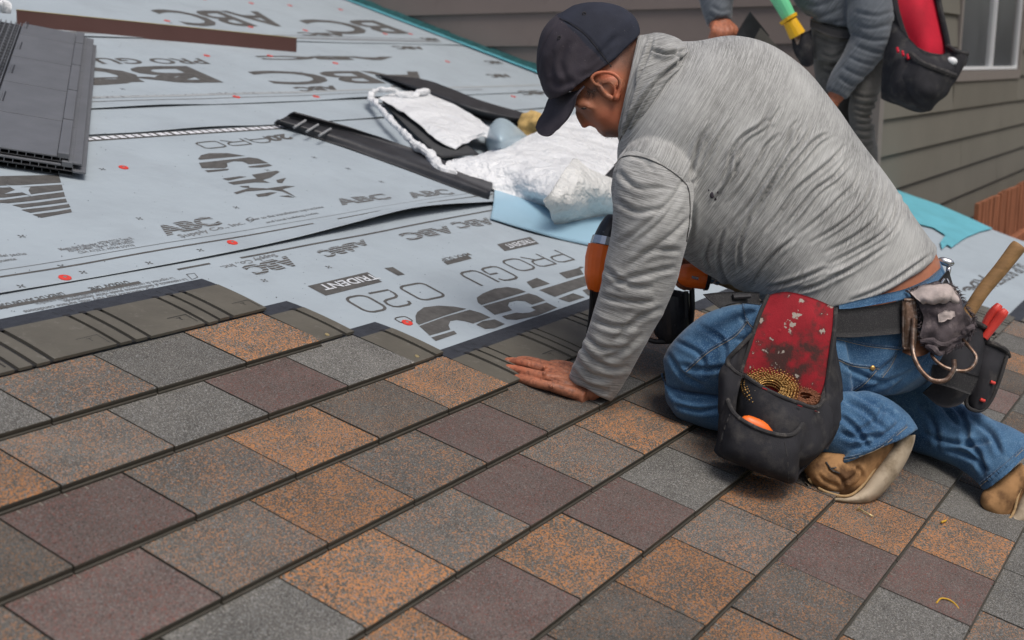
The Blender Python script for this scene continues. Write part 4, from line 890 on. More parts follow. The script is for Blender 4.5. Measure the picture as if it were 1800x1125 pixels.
# --- boots
def boot(foot, sole, weltpts, lace, nm='boot'):
    F1 = MB(); R_(F1, foot, 18, 28); b = remesh(nm, F1, .004, 4, M_suede); adopt(b, man)
    F2 = MB(); R_(F2, sole, 18, 28); s = remesh('sole', F2, .004, 2, M_sole); s.parent = b
    wl = MB(); wl.add(*tubeVF(onsurf(s, cr([(x, y, 0) for x, y in weltpts], 30)[:, :2], .0), .0028, None, 8)); o_ = wl.build('welt', mat('welt_leather', (.36, .24, .12), .8) if 'welt_leather' not in bpy.data.materials else bpy.data.materials['welt_leather']); o_.parent = b
    if lace:
        lc = MB()
        for q in lace: lc.add(*tubeVF(onsurf(b, cr([(x, y, 0) for x, y in q], 8)[:, :2], .001), .0018, None, 6))
        o_ = lc.build('lace', M_bind); o_.parent = b
    return b
b1 = boot([(1412,826,1436,860,2.530,.030),(1418,808,1462,872,2.530,.044),(1440,795,1494,876,2.535,.048),(1475,790,1520,862,2.54,.050),(1510,775,1548,830,2.55,.048),(1550,755,1580,790,2.56,.040)],
     [(1409,842,1424,853,2.528,.034),(1432,862,1446,876,2.524,.047),(1474,872,1490,887,2.528,.050),(1508,862,1534,882,2.535,.050),(1528,836,1566,852,2.545,.050),(1546,808,1590,818,2.555,.048),(1562,784,1605,786,2.562,.044),(1578,766,1610,764,2.566,.038)],
     [(1418,836),(1430,852),(1456,866),(1488,872),(1512,858),(1536,826),(1562,788)], [[(1452,812),(1462,826),(1476,832)], [(1458,824),(1470,822)]])
crease(b1, [[(1500,815),(1515,835),(1505,855)], [(1480,848),(1500,838),(1512,815)], [(1436,832),(1452,846),(1476,856)], [(1452,822),(1478,840),(1486,860)]], .004, 3, .7)
b2 = boot([(1722,884,1738,906,2.660,.030),(1726,866,1764,918,2.660,.044),(1744,850,1785,905,2.665,.048),(1770,832,1800,870,2.67,.046),(1795,812,1815,840,2.675,.04)],
     [(1722,892,1734,906,2.656,.034),(1744,910,1756,922,2.652,.046),(1775,908,1802,922,2.656,.048),(1790,880,1838,898,2.662,.048),(1805,850,1850,862,2.67,.044),(1820,815,1850,820,2.68,.038)],
     [(1728,888),(1742,904),(1768,914),(1782,900),(1790,870),(1802,838)], [])
# --- cap
K = MB()
crown = [(1126,58,966,174,TZ,.092,-2,14),(1124,46,955,160,TZ,.095,-2,10),(1118,32,946,136,TZ,.097),(1106,20,943,108,TZ,.095),(1088,10,945,82,TZ,.088),(1062,4,952,56,TZ,.074),(1032,4,966,36,TZ,.052),(1008,9,980,26,TZ,.026)]
R_(K, crown, 26, 40); cap = remesh('cap', K, .0038, 4, None)
cap.data.materials.clear(); cap.data.materials.append(M_cap); cap.data.materials.append(M_capb)
crease(cap, [[(984,32),(1030,62),(1075,118)], [(984,34),(960,70),(948,110),(950,150),(966,172)], [.6, (975,178),(1010,160),(1060,125),(1124,62)]], .0022, 1.6, .3)
crease(cap, [[(962,140),(985,150),(1010,140)], [(975,90),(970,120),(980,150)], [(1000,70),(985,110),(1000,150)], [(1030,120),(1060,90),(1090,60)], [(1020,140),(1050,118),(1085,80)]], .0035, 6, .7)
c_ = np.array([pix([cap.data.vertices[p.vertices[0]].co[:]])[:2] for p in cap.data.polygons])[:, :, 0] if False else None
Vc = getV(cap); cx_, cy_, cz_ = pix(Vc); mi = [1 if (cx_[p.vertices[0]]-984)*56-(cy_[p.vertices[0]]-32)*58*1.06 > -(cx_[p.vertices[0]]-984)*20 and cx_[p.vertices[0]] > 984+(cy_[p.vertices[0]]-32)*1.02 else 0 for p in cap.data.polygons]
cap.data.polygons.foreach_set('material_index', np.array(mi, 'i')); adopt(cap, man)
vis = sheet('visor', [[P(1026,150,TZ-.076), P(1012,160,TZ-.050), P(990,162,TZ), P(972,160,TZ+.05)],
                      [P(1013,166,TZ-.082), P(1000,177,TZ-.055), P(979,182,TZ), P(962,177,TZ+.05)],
                      [P(1009,184,TZ-.075), P(986,200,TZ-.045), P(968,204,TZ), P(955,196,TZ+.05)],
                      [P(997,207,TZ-.068), P(975,224,TZ-.040), P(955,222,TZ), P(946,210,TZ+.045)],
                      [P(981,227,TZ-.050), P(964,238,TZ-.032), P(948,236,TZ), P(941,224,TZ+.035)]], 24, 24, .004, M_cap)
vis.parent = cap
for q in ([(984,32),(1004,42),(1030,62),(1055,92),(1075,118)],): seam('cap_seam', cap, q, .0009, M_canvas)
bt = MB(); bt.add(*ballVF(P(981, 31, TZ), (.013, .008, .013), [(right+upv)/2**.5, (upv-right)/2**.5, fwd], 8, 14)); o = bt.build('button', M_cap); o.parent = cap
for x, y in ((1027, 24), (983, 66)):
    bt = MB(); c = onsurf(cap, [(x, y)], .0)[0]; bt.add(*tubeVF([c+.0035*(math.cos(a)*right+math.sin(a)*upv) for a in np.linspace(0, 6.28, 12)], .0012, None, 6)); o = bt.build('eyelet', M_bind if x > 1000 else M_canvas); o.parent = cap

# ------------------------------------------------------------------ tool belt of the kneeling man
belt = empty('tool_belt', tuple(P(1530, 560, 2.55))); tag(belt, 'black tool belt with red-backed nail pouch worn by the kneeling man', 'tool belt')
def bp_(name, rows, nu, nv, t, m_, rough=0, rs=30, parent=belt):
    o = sheet(name, [[P(*q) for q in r] for r in rows], nu, nv, t, m_, None, rough, rs)
    if parent.type == 'EMPTY': adopt(o, parent)
    else: o.parent = parent
    return o
def tb(name, pts, r, m_, n=30, parent=belt, m=8):
    mb = MB(); mb.add(*tubeVF([P(*q) for q in pts], r, n, m)); o = mb.build(name, m_)
    if parent.type == 'EMPTY': adopt(o, parent)
    else: o.parent = parent
    return o
bp_('belt_webbing', [[(1335,528,2.58),(1400,534,2.545),(1470,543,2.535),(1540,537,2.538),(1602,523,2.56),(1640,505,2.61),(1668,475,2.70)], [(1335,560,2.58),(1400,574,2.54),(1470,592,2.53),(1540,590,2.533),(1602,582,2.555),(1650,560,2.61),(1682,525,2.70)]], 6, 60, -.005, M_web)
bp_('waistband', [[(1475,536,2.552),(1530,522,2.552),(1590,508,2.566),(1632,490,2.62),(1654,470,2.70)], [(1475,545,2.550),(1530,537,2.550),(1592,524,2.562),(1636,506,2.62),(1662,484,2.70)]], 4, 40, -.004, M_denim)
bp_('belt_tail', [[(1236,517,2.50),(1262,514,2.50),(1300,513,2.515),(1335,514,2.54)], [(1248,528,2.495),(1268,530,2.495),(1300,526,2.51),(1335,525,2.54)], [(1266,542,2.49),(1278,536,2.492),(1302,532,2.508),(1338,536,2.54)]], 8, 20, -.004, M_web)
tb('buckle', [(1288,522,2.500),(1318,520,2.512)], .006, M_blackp, 8)
# pouch: back flap of red canvas
red = bp_('pouch_back', [[(1352,520,2.515),(1384,514,2.50),(1425,524,2.497),(1466,541,2.505)], [(1338,556,2.50),(1380,560,2.485),(1425,566,2.482),(1464,574,2.495)], [(1322,605,2.49),(1370,612,2.478),(1415,615,2.475),(1458,622,2.487)], [(1306,655,2.485),(1360,672,2.478),(1405,688,2.475),(1449,690,2.48)], [(1300,710,2.485),(1350,728,2.48),(1400,740,2.478),(1440,735,2.48)]], 44, 40, .004, M_redc)
crease(red, [[(1335,575),(1380,572),(1420,585),(1460,590)], [(1335,560),(1345,600),(1330,640)], [(1450,610),(1420,640),(1440,680)], [(1370,560),(1390,610),(1380,650)]], .004, 4, .8); 
tb('binding', [(1350,519,2.510),(1334,556,2.494),(1318,605,2.484),(1303,652,2.478),(1304,662,2.450)], .0046, M_bind); tb('binding', [(1469,541,2.500),(1467,575,2.490),(1461,622,2.480),(1452,680,2.474),(1440,712,2.45)], .0050, M_bind)
# main pocket
mainp = bp_('pocket', [[(1300,655,2.484),(1318,668,2.44),(1355,690,2.405),(1400,708,2.395),(1432,716,2.415),(1452,700,2.470)], [(1290,700,2.484),(1312,715,2.425),(1350,735,2.385),(1400,752,2.378),(1436,752,2.405),(1462,730,2.470)], [(1285,750,2.484),(1308,772,2.425),(1350,790,2.385),(1400,800,2.380),(1436,790,2.41),(1462,760,2.475)], [(1285,785,2.49),(1310,800,2.45),(1350,815,2.43),(1400,822,2.43),(1432,800,2.45),(1455,780,2.485)]], 40, 50, .0045, M_canvas, .003, 22)
tb('binding', [(1301,653,2.480),(1318,667,2.438),(1355,689,2.402),(1400,707,2.392),(1433,716,2.412),(1452,700,2.466)], .0046, M_bind, 40)
# gusset on the right of the pocket
bp_('gusset', [[(1468,560,2.515),(1466,640,2.50),(1474,700,2.50),(1474,745,2.505),(1452,790,2.50)], [(1452,690,2.47),(1450,720,2.45),(1446,745,2.44),(1440,770,2.44),(1425,788,2.45)]], 14, 30, .004, M_canvas, .004, 25)
bp_('gusset', [[(1466,600,2.52),(1478,680,2.53),(1476,740,2.53),(1455,788,2.52)], [(1455,690,2.47),(1452,730,2.46),(1445,765,2.46),(1420,787,2.46)]], 10, 20, .004, M_canvas, .002, 25)
# left tool sleeve pocket
bp_('side_pocket', [[(1318,590,2.49),(1298,612,2.47),(1280,632,2.475),(1290,648,2.45),(1304,660,2.455)], [(1312,640,2.49),(1285,650,2.46),(1268,660,2.47),(1276,675,2.44),(1296,690,2.44)], [(1300,720,2.49),(1272,720,2.46),(1264,715,2.48),(1272,735,2.44),(1290,745,2.44)]], 24, 30, .004, M_canvas, .003, 25)
tb('binding', [(1322,588,2.488),(1298,612,2.466),(1279,634,2.470),(1288,650,2.446),(1302,660,2.452)], .0048, M_bind)
for q in ([(1306,668),(1355,700),(1400,717),(1436,722)], [(1310,674),(1355,706),(1400,723),(1438,727)]): seam('stitching', mainp, q, .0006, M_stitch)
# small front pocket
frontp = bp_('pocket', [[(1276,690,2.46),(1288,722,2.395),(1310,742,2.365),(1350,760,2.350),(1392,764,2.358),(1414,738,2.395),(1416,724,2.44)], [(1268,735,2.46),(1280,760,2.385),(1310,778,2.352),(1350,794,2.340),(1392,798,2.352),(1410,775,2.39),(1414,750,2.44)], [(1262,775,2.46),(1276,795,2.39),(1310,808,2.362),(1350,824,2.350),(1388,834,2.362),(1402,810,2.40),(1410,780,2.44)], [(1257,792,2.46),(1276,806,2.43),(1312,818,2.405),(1352,834,2.395),(1386,848,2.40),(1400,838,2.42),(1408,800,2.45)]], 40, 50, .0045, M_canvas, .0035, 24)
tb('binding', [(1280,668,2.452),(1277,692,2.455),(1287,722,2.392),(1310,742,2.361),(1350,760,2.346),(1392,764,2.354),(1414,738,2.391),(1419,716,2.42)], .0048, M_bind, 46)
seam('binding', frontp, [(1378,776),(1382,800),(1386,846)], .0035, M_bind); seam('binding', frontp, [(1284,730),(1272,760),(1264,792)], .003, M_bind)
for q in ([(1288,734),(1310,753),(1350,771),(1390,774)], [(1287,740),(1310,759),(1350,777),(1389,780)]): seam('stitching', frontp, q, .0006, M_stitch)
bp_('pocket_base', [[(1262,790,2.47),(1300,812,2.49),(1360,835,2.49),(1400,836,2.47),(1450,786,2.50)], [(1258,792,2.45),(1300,815,2.41),(1360,838,2.395),(1392,846,2.40),(1440,790,2.46)]], 8, 30, .004, M_canvas)
for x, y, z in ((1306,655,2.440),(1340,682,2.40),(1432,722,2.405),(1402,712,2.386)):
    mb = MB(); mb.add(*tubeVF([P(x, y, z-.004), P(x+8, y+3, z-.005)], .0014, None, 6)); adopt(mb.build('bar_tack', M_redc), belt)
# hook of worn steel and leather keeper
def strip(name, pts, wd, t, m_, n=30, parent=belt):
    q = cr([P(*p) for p in pts], n); d = np.gradient(q, axis=0); d /= np.linalg.norm(d, axis=1)[:, None]; s_ = np.cross(d, fwd); s_ /= np.linalg.norm(s_, axis=1)[:, None]
    G = np.stack([q-s_*wd/2, q+s_*wd/2], 1); G = np.stack([cr(g, 4) for g in G]); V, Fc = solidG(G, t); o = mesh(name, V, Fc, m_); adopt(o, parent); return o
strip('hook_plate', [(1597,528,2.545),(1600,560,2.540),(1599,590,2.540),(1596,612,2.542)], .027, .006, M_steel)
mb = MB(); 
for q in ([(1589,527),(1606,527)], [(1588,612),(1606,612)], [(1588,530),(1588,610)], [(1607,530),(1607,610)]): mb.add(*tubeVF([P(x, y, 2.538) for x, y in q], .0035, None, 8))
adopt(mb.build('hook_frame', M_steel), belt)
strip('hook_leather', [(1592,600,2.548),(1612,606,2.55),(1632,596,2.56),(1646,600,2.57)], .050, .006, mat('brown_leather', (.14, .06, .03), .6, .3, var=.3, vs=30, bump=.3, bs=150))
tb('hook', [(1606,560,2.532),(1604,600,2.525),(1606,625,2.515),(1618,650,2.495),(1638,668,2.48),(1662,668,2.475),(1676,650,2.475),(1677,632,2.478)], .0052, M_steel, 44, m=12)
tb('hook', [(1648,600,2.575),(1640,615,2.55),(1640,628,2.53),(1660,645,2.515),(1690,652,2.51),(1708,646,2.51),(1716,628,2.515),(1704,610,2.53),(1686,590,2.56)], .0040, M_steel, 44, m=10)
# torn holster
rag = bp_('torn_holster', [[(1592,512,2.56),(1620,502,2.55),(1650,500,2.56),(1680,514,2.59)], [(1606,520,2.545),(1640,530,2.535),(1672,522,2.545),(1690,535,2.58)], [(1622,560,2.535),(1650,558,2.525),(1685,552,2.54),(1704,560,2.57)], [(1618,592,2.535),(1645,590,2.528),(1680,575,2.54),(1712,566,2.57)], [(1640,612,2.545),(1660,618,2.54),(1690,598,2.55),(1706,585,2.57)]], 40, 40, .004, M_ragc, .0085, 38)
bp_('torn_flap', [[(1600,515,2.545),(1625,503,2.53),(1660,500,2.535),(1682,512,2.56)], [(1614,528,2.525),(1636,524,2.51),(1664,520,2.515),(1684,526,2.54)], [(1622,530,2.535),(1640,534,2.525),(1664,530,2.53),(1680,534,2.55)]], 16, 30, .004, M_pale, .006, 50)
bp_('torn_patch', [[(1648,552,2.519),(1662,546,2.516),(1680,548,2.525)], [(1650,566,2.519),(1664,563,2.516),(1680,556,2.525)]], 8, 14, -.002, M_pale, .004, 80)
fr_ = MB()
edge = [(1600,512),(1612,508),(1640,502),(1668,502),(1686,516),(1700,545),(1712,562),(1708,580),(1700,600),(1680,606),(1662,616),(1642,615),(1628,605),(1618,592),(1620,560),(1615,535)]
for i in range(420):
    k = random.random()*(len(edge)-1); a = int(k); s = k-a; x = edge[a][0]*(1-s)+edge[a+1][0]*s; y = edge[a][1]*(1-s)+edge[a+1][1]*s; z = 2.545+random.uniform(-.01, .015); L_ = random.uniform(3, 11); an = math.atan2(y-558, x-1658)+random.gauss(0, .7)
    fr_.add(*tubeVF([P(x, y, z), P(x+L_*.5*math.cos(an), y+L_*.5*math.sin(an)+1, z-.004), P(x+L_*math.cos(an+.5), y+L_*math.sin(an+.5)+2, z-.004)], [.0011, .0008, .0004], None, 4))
tag(part('frayed_threads', fr_, M_ragc, belt), kind='stuff')
for k, r in enumerate(((1618,600,1660,606,1700,585), (1626,608,1650,622,1668,612), (1690,590,1708,575,1714,566))):
    mb = MB(); mb.add(*tubeVF([P(r[0], r[1], 2.53), P((r[0]+r[2])/2, (r[1]+r[3])/2-3, 2.525), P(r[2], r[3], 2.53), P(r[4], r[5], 2.55)], [.004, .007, .006, .003], 24, 8)); o = mb.build('torn_hem', M_ragc); adopt(o, belt); ripple(o, .004, 90)
# far pouch on the other hip
FZ = 2.80
far = bp_('pouch', [[(1640,580,2.66),(1690,575,2.66),(1722,566,2.70),(1742,590,2.76)], [(1650,620,2.64),(1690,610,2.64),(1722,600,2.68),(1736,612,2.74)], [(1640,670,2.64),(1680,660,2.62),(1706,660,2.64),(1716,680,2.70)], [(1622,690,2.66),(1650,712,2.65),(1680,715,2.66),(1700,700,2.70)]], 34, 34, -.006, M_canvas, .004, 22)
bp_('pouch', [[(1700,590,2.74),(1740,602,2.71),(1768,612,2.72),(1772,622,2.78)], [(1700,650,2.72),(1730,660,2.69),(1756,655,2.70),(1764,650,2.76)], [(1695,700,2.72),(1715,715,2.69),(1738,712,2.70),(1750,690,2.75)], [(1700,712,2.73),(1715,724,2.71),(1730,722,2.715),(1742,705,2.74)]], 30, 30, -.006, M_canvas, .003, 22)
tb('binding', [(1648,560,2.66),(1690,560,2.65),(1725,572,2.69),(1746,586,2.755)], .006, M_bind); tb('binding', [(1724,604,2.73),(1745,604,2.705),(1768,616,2.715),(1773,626,2.77)], .006, M_bind)
tb('binding', [(1770,626,2.712),(1758,665,2.70),(1744,700,2.70),(1728,720,2.70),(1708,720,2.69),(1698,706,2.69),(1706,670,2.68)], .0045, M_bind, 40)
bp_('web_loop', [[(1640,640,2.625),(1680,650,2.60),(1720,662,2.60)], [(1636,672,2.625),(1672,682,2.60),(1704,694,2.60)]], 8, 20, .005, M_web)
for x, y in ((1745,672), (1727,703)):
    mb = MB(); mb.add(*tubeVF([P(x-4, y-1, 2.685), P(x+4, y+2, 2.685)], .0038, None, 8)); adopt(mb.build('bar_tack', M_red), belt)
tb('belt_ring', [(1660,490,2.60),(1656,498,2.60),(1662,506,2.60),(1668,500,2.60),(1664,490,2.60)], .0028, M_chrome, 20)

# ------------------------------------------------------------------ things carried in the belt
def coil(name, cx, cy, z, rx, rows, m_, label, tilt=.5, pins=True):
    t = empty(name, tuple(P(cx, cy, z))); tag(t, label, 'nail coil'); wire = MB(); pn = MB(); c = P(cx, cy, z)
    ax = upv*math.cos(tilt)-fwd*math.sin(tilt)*1.0; ax /= np.linalg.norm(ax); e1 = right; e2 = np.cross(ax, e1)
    pts = []
    for a in np.linspace(0, 2*math.pi*rows, rows*30):
        r = rx*(1-.62*a/(2*math.pi*rows)); pts.append(c+r*(math.cos(a)*e1+math.sin(a)*e2))
    for h in (-.006, .002, .009): wire.add(*tubeVF([p+ax*(h+.0015*math.sin(i*.37)) for i, p in enumerate(pts)], .0010, None, 5))
    for a in np.arange(0, 2*math.pi*rows, .145):
        r = rx*(1-.62*a/(2*math.pi*rows)); p = c+r*(math.cos(a)*e1+math.sin(a)*e2)+ax*random.uniform(-.0015, .0015)+e1*random.uniform(-.0006, .0006); pn.add(*tubeVF([p-ax*.012, p+ax*.017+(p-c)*.12], .0011, None, 5)); pn.add(*tubeVF([p+ax*.017, p+ax*.0177], .0015, None, 7))
    o = wire.build('coil_wire', m_); adopt(o, t); o = tag(pn.build('nail', m_), kind='stuff'); adopt(o, t); return t
coil('nail_coil', 1352, 690, 2.448, .056, 6, M_gold, 'large brass-coloured coil of roofing nails standing in the open nail pouch', .75)
coil('nail_coil', 1414, 708, 2.442, .028, 4, M_copper, 'small copper-coloured coil of nails lying right of the big brass coil', .6)
oc = MB(); oc.add(*loftVF([np.array([P(1300+(1358-1300)*i/7, 742+(762-742)*i/7, 2.372)+(right*0+upv*math.cos(a)*.020+fwd*math.sin(a)*.013)*s for a in np.linspace(0, 2*math.pi, 20, endpoint=False)]) for i, s in enumerate((.35, .8, 1, 1.02, 1, .95, .75, .3))])); oo = oc.build('utility_knife', M_orange, None, True); tag(oo, 'rounded orange plastic tool handle poking out of the small front pocket', 'utility knife')
ham = empty('hammer', tuple(P(1700, 552, 2.66))); tag(ham, 'hammer with a round hickory handle sticking up behind the torn holster', 'hammer')
mb = MB(); mb.add(*tubeVF([P(1690,570,2.66), P(1725,515,2.655), P(1760,472,2.65), P(1787,437,2.645), P(1792,431,2.644)], [.0145,.0150,.0160,.0175,.0150], 30, 20)); adopt(mb.build('handle', M_hick), ham)
mb = MB(); a, b = P(1660,618,2.66), P(1690,640,2.66); mb.add(*tubeVF([a, (a+b)/2, b], [.014, .012, .015], 12, 12)); mb.add(*tubeVF([a+(b-a)*.4, P(1690,570,2.66)], .010, None, 8)); adopt(mb.build('head', M_steel), ham)
sn_ = empty('snips', tuple(P(1745, 560, 2.72))); tag(sn_, 'red-handled snips standing in the pouch on the far hip', 'snips')
for pts in ([(1722,592,2.72),(1738,560,2.715),(1750,545,2.71),(1757,536,2.71)], [(1730,594,2.705),(1750,568,2.70),(1762,552,2.695),(1768,546,2.695)]):
    mb = MB(); mb.add(*tubeVF([P(*q) for q in pts], [.009,.0105,.0115,.008], 20, 12)); o = mb.build('handle', M_red); adopt(o, sn_)
mb = MB(); mb.add(*tubeVF([P(1725,590,2.715), P(1700,640,2.73)], [.012, .006], 8, 8)); adopt(mb.build('blades', M_steel), sn_)
ch = MB(); ch.add(*tubeVF([P(1650,462,2.74), P(1656,459,2.738), P(1670,463,2.735), P(1673,467,2.735)], [.006,.0105,.0110,.006], 12, 6)); ch.add(*tubeVF([P(1668,470,2.735), P(1664,492,2.73)], [.006,.005], 6, 10)); o = ch.build('small_tool', M_chrome, None, True); tag(o, 'small silver metal tool end clipped at the back of the waistband', 'clip')  # bright steel clip at the waistband, not a measuring tool

# ------------------------------------------------------------------ nail gun
gun = empty('nail_gun', tuple(PR(1040, 590, 0))); tag(gun, 'orange and black pneumatic coil nail gun held behind the planted arm', 'nail gun')
def gp(name, pts, r, m_, n=24, m=20): mb = MB(); mb.add(*tubeVF([P(*q) for q in pts], r, n, m)); o = mb.build(name, m_); adopt(o, gun); return o
GZ = 2.86
gp('cylinder_body', [(1060,432,GZ),(1056,455,GZ),(1052,485,GZ),(1050,508,GZ+.01)], [.036,.038,.034,.024], M_orange)
gp('cylinder_collar', [(1068,418,GZ),(1065,432,GZ)], [.037,.039], M_chrome, 6)
gp('cylinder_cap', [(1082,380,GZ),(1080,385,GZ),(1074,402,GZ),(1067,424,GZ)], [.012,.022,.030,.035], M_blackp)
gp('nose', [(1049,505,GZ+.01),(1043,540,GZ+.03),(1038,575,GZ+.06),(1036,590,GZ+.08)], [.014,.010,.008,.007], M_blackp)
gp('contact_foot', [(1040,510,GZ-.01),(1038,550,GZ+.02),(1034,585,GZ+.06)], [.005,.004,.005], M_blackp, m=8)
gp('grip', [(1062,466,GZ),(1120,474,GZ-.02),(1180,480,2.80),(1208,482,2.785)], [.028,.026,.0235,.023], M_blackp)
gp('handle_end', [(1200,481,2.785),(1212,484,2.775),(1236,487,2.765),(1243,488,2.765)], [.0235,.0285,.0290,.0265], M_orange)
gp('end_ring', [(1240,488,2.765),(1247,489,2.765)], [.031,.029], M_blackp, 6)
gp('coupler', [(1246,490,2.765),(1252,491,2.767),(1254,492,2.77),(1262,494,2.775)], [.009,.0115,.0085,.0105], M_chrome, 16, 12)
gp('trigger', [(1120,485,GZ-.02),(1126,498,GZ-.02),(1120,508,GZ-.02)], [.004,.004,.003], M_blackp, m=8)
mb = MB(); mb.add(*tubeVF([P(1178,512,2.86), P(1178,518,2.86), P(1180,545,2.865), P(1182,580,2.875), P(1182,588,2.88)], [.030,.047,.049,.047,.038], 20, 28)); o = mb.build('magazine', M_blackp); adopt(o, gun); 
mb = MB(); mb.add(*tubeVF([P(1176,520,2.86), P(1178,513,2.86)], [.049,.036], 4, 28)); adopt(mb.build('magazine_lid', M_canvas), gun)
for q in ([(1216,505,2.83),(1217,540,2.835),(1214,574,2.85)], [(1206,512,2.82),(1206,560,2.83)], [(1132,590,2.85),(1150,600,2.85),(1190,598,2.86),(1212,582,2.86)], [(1133,575,2.84),(1135,600,2.85)]):
    mb = MB(); mb.add(*tubeVF([P(*a) for a in q], .0065, 14, 8)); adopt(mb.build('magazine_bracket', M_blackp), gun)
mb = MB(); mb.add(*tubeVF([P(1216,487,2.735), P(1228,490,2.733)], [.0035, .0035], None, 8)); adopt(mb.build('screw', M_chrome), gun)
hose = MB(); hose.add(*tubeVF([P(1261,494,2.775), P(1275,499,2.80), P(1300,512,2.86), P(1340,560,2.95), P(1400,620,3.02), PR(1440,560,.012), PR(1500,470,.012), PR(1480,380,.012)], .0085, 70, 12)); o = hose.build('air_hose', mat('tan_rubber', (.33, .22, .09), .6, .3), None, True); tag(o, 'tan rubber air hose coupled to the handle end of the nail gun', 'hose')

# ------------------------------------------------------------------ things lying on the roof
def RL(pts): return [[PR(*q) for q in r] for r in pts]
# stack of grey shingle panels at the left edge
cBR, cTR, cBL = np.array(UV(100, 276, .05)), np.array(UV(134, 60, .05)), np.array(UV(0, 261, .05))
ax_ = cTR-cBR; LEN = np.linalg.norm(ax_); ax_ /= LEN; wd_ = cBL-cBR; wd_ -= ax_*(wd_@ax_)*.55; wd_ /= np.linalg.norm(wd_); print('stack len', LEN)
def SP(s, t, n): q = cBR+ax_*s+wd_*t; return RW(q[0], q[1], n)
def stack_panel(n0, ds, dt, label, mgrey, top):
    t = empty('grey_shingle', tuple(SP(ds, dt, n0))); tag(t, label, 'shingle', 'upturned grey shingle panels stacked at the left')
    W_ = .30; pn = LEN/4.55
    def bx(s0, s1, t0, t1, a, b, name, m_):
        mb = MB(); V = [SP(ds+s, dt+tt, n) for n in (a, b) for s, tt in ((s0, t0), (s1, t0), (s1, t1), (s0, t1))]
        mb.add(V, [(0,3,2,1),(4,5,6,7),(0,1,5,4),(1,2,6,5),(2,3,7,6),(3,0,4,7)]); o = mb.build(name, m_); adopt(o, t)
        bv = o.modifiers.new('b', 'BEVEL'); bv.width = .0012; bv.segments = 2; return o
    for k in range(5):
        s0, s1 = k*pn+.0025, min((k+1)*pn-.0025, LEN)
        bx(s0, s1, .0, W_*.60, n0, n0+.005, 'panel', mgrey)
        if top:
            mb = MB()
            for i in range(5):
                for a, b in ((.26+.0, .262), ):
                    pass
            bx(s0+pn*.3, s0+pn*.62, W_*.54, W_*.552, n0+.0052, n0+.0068, 'slot', M_pdark)
            bx(s0+pn*.3, s0+pn*.62, W_*.568, W_*.58, n0+.0052, n0+.0068, 'slot', mgrey)
        bx(s0+.002, s1-.002, -.028, -.001, n0-.001, n0+.013, 'ridge_block', mgrey)
    bx(.0, LEN+.01, -.062, -.030, n0-.012, n0-.006, 'flange', mgrey)
    bx(.0, LEN, -.060, W_*1.0, n0-.010, n0-.008, 'lower_skin', M_pdark)
    mb = MB()
    for i in range(16):                                     # ribs seen in the end of the panel and in the open grid
        tt = -.03+i*.0205; mb.add([SP(ds+s, dt+q, n) for n in (n0-.0082, n0+.0002) for s, q in ((0, tt), (LEN, tt), (LEN, tt+.002), (0, tt+.002))], [(0,3,2,1),(4,5,6,7),(0,1,5,4),(1,2,6,5),(2,3,7,6),(3,0,4,7)])
    for i in range(34):
        s_ = i*LEN/34; mb.add([SP(ds+s_+a, dt+q, n) for n in (n0-.0078, n0+.0045) for a, q in ((0, W_*.62), (.0035, W_*.62), (.0035, W_), (0, W_))], [(0,3,2,1),(4,5,6,7),(0,1,5,4),(1,2,6,5),(2,3,7,6),(3,0,4,7)])
    for i in range(8):
        tt = W_*(.62+.38*i/7); mb.add([SP(ds+s, dt+q, n) for n in (n0-.0078, n0+.0048) for s, q in ((0, tt), (LEN, tt), (LEN, tt+.003), (0, tt+.003))], [(0,3,2,1),(4,5,6,7),(0,1,5,4),(1,2,6,5),(2,3,7,6),(3,0,4,7)])
    o = mb.build('rib_grid', M_pgrey); adopt(o, t); tag(o, kind='stuff')
stack_panel(.048, 0, 0, 'topmost of the upturned grey shingle panels stacked at the left edge', M_pgrey, True)
stack_panel(.030, -.012, -.012, 'middle of the grey shingle panels stacked at the left, under the topmost', M_pgrey, False)
stack_panel(.012, .004, .02, 'lowest of the grey shingle panels stacked at the left, on the underlayment', M_pgrey, False)
# white scrap of film on top of the stack
o = sheet('film_scrap', [[P(-14,-8,3.6),P(0,-6,3.6),P(10,-2,3.6)],[P(-14,6,3.56),P(2,8,3.52),P(14,12,3.56)],[P(-10,20,3.58),P(4,22,3.54),P(16,24,3.57)]], 26, 26, .002, M_film, None, .02, 22); tag(o, 'crumpled scrap of white film above the grey stack', 'film scrap')
# brown metal flashing
fa, fb = PR(521, 93, .004), PR(30, 49, .004); up3 = RN*.3+A(0, 0, 1)*.7; up3 /= np.linalg.norm(up3); hh = .064; back3 = np.cross(fb-fa, up3); back3 /= np.linalg.norm(back3); back3 *= np.sign(back3@fwd)
mb = MB(); G = []
for s_ in np.linspace(0, 1, 30):
    p = fa+(fb-fa)*s_+back3*.002*math.sin(s_*9); G.append([p+back3*.07+RN*.001, p+back3*.03, p, p+up3*hh*.5, p+up3*hh, p+up3*hh+back3*.010])
V, Fc = solidG(np.array(G), .0012); fo = empty('metal_flashing', tuple(fa)); tag(fo, 'long brown metal flashing strip standing on the underlayment', 'flashing'); o = mesh('flashing_face', V, Fc, M_brown, None, False); adopt(o, fo)
mb = MB(); mb.add(*tubeVF([fa+(fb-fa)*s_+up3*(hh+.001)+back3*.002*math.sin(s_*9) for s_ in np.linspace(0, 1, 30)], .0016, None, 6)); adopt(mb.build('flashing_hem', M_brownedge), fo)
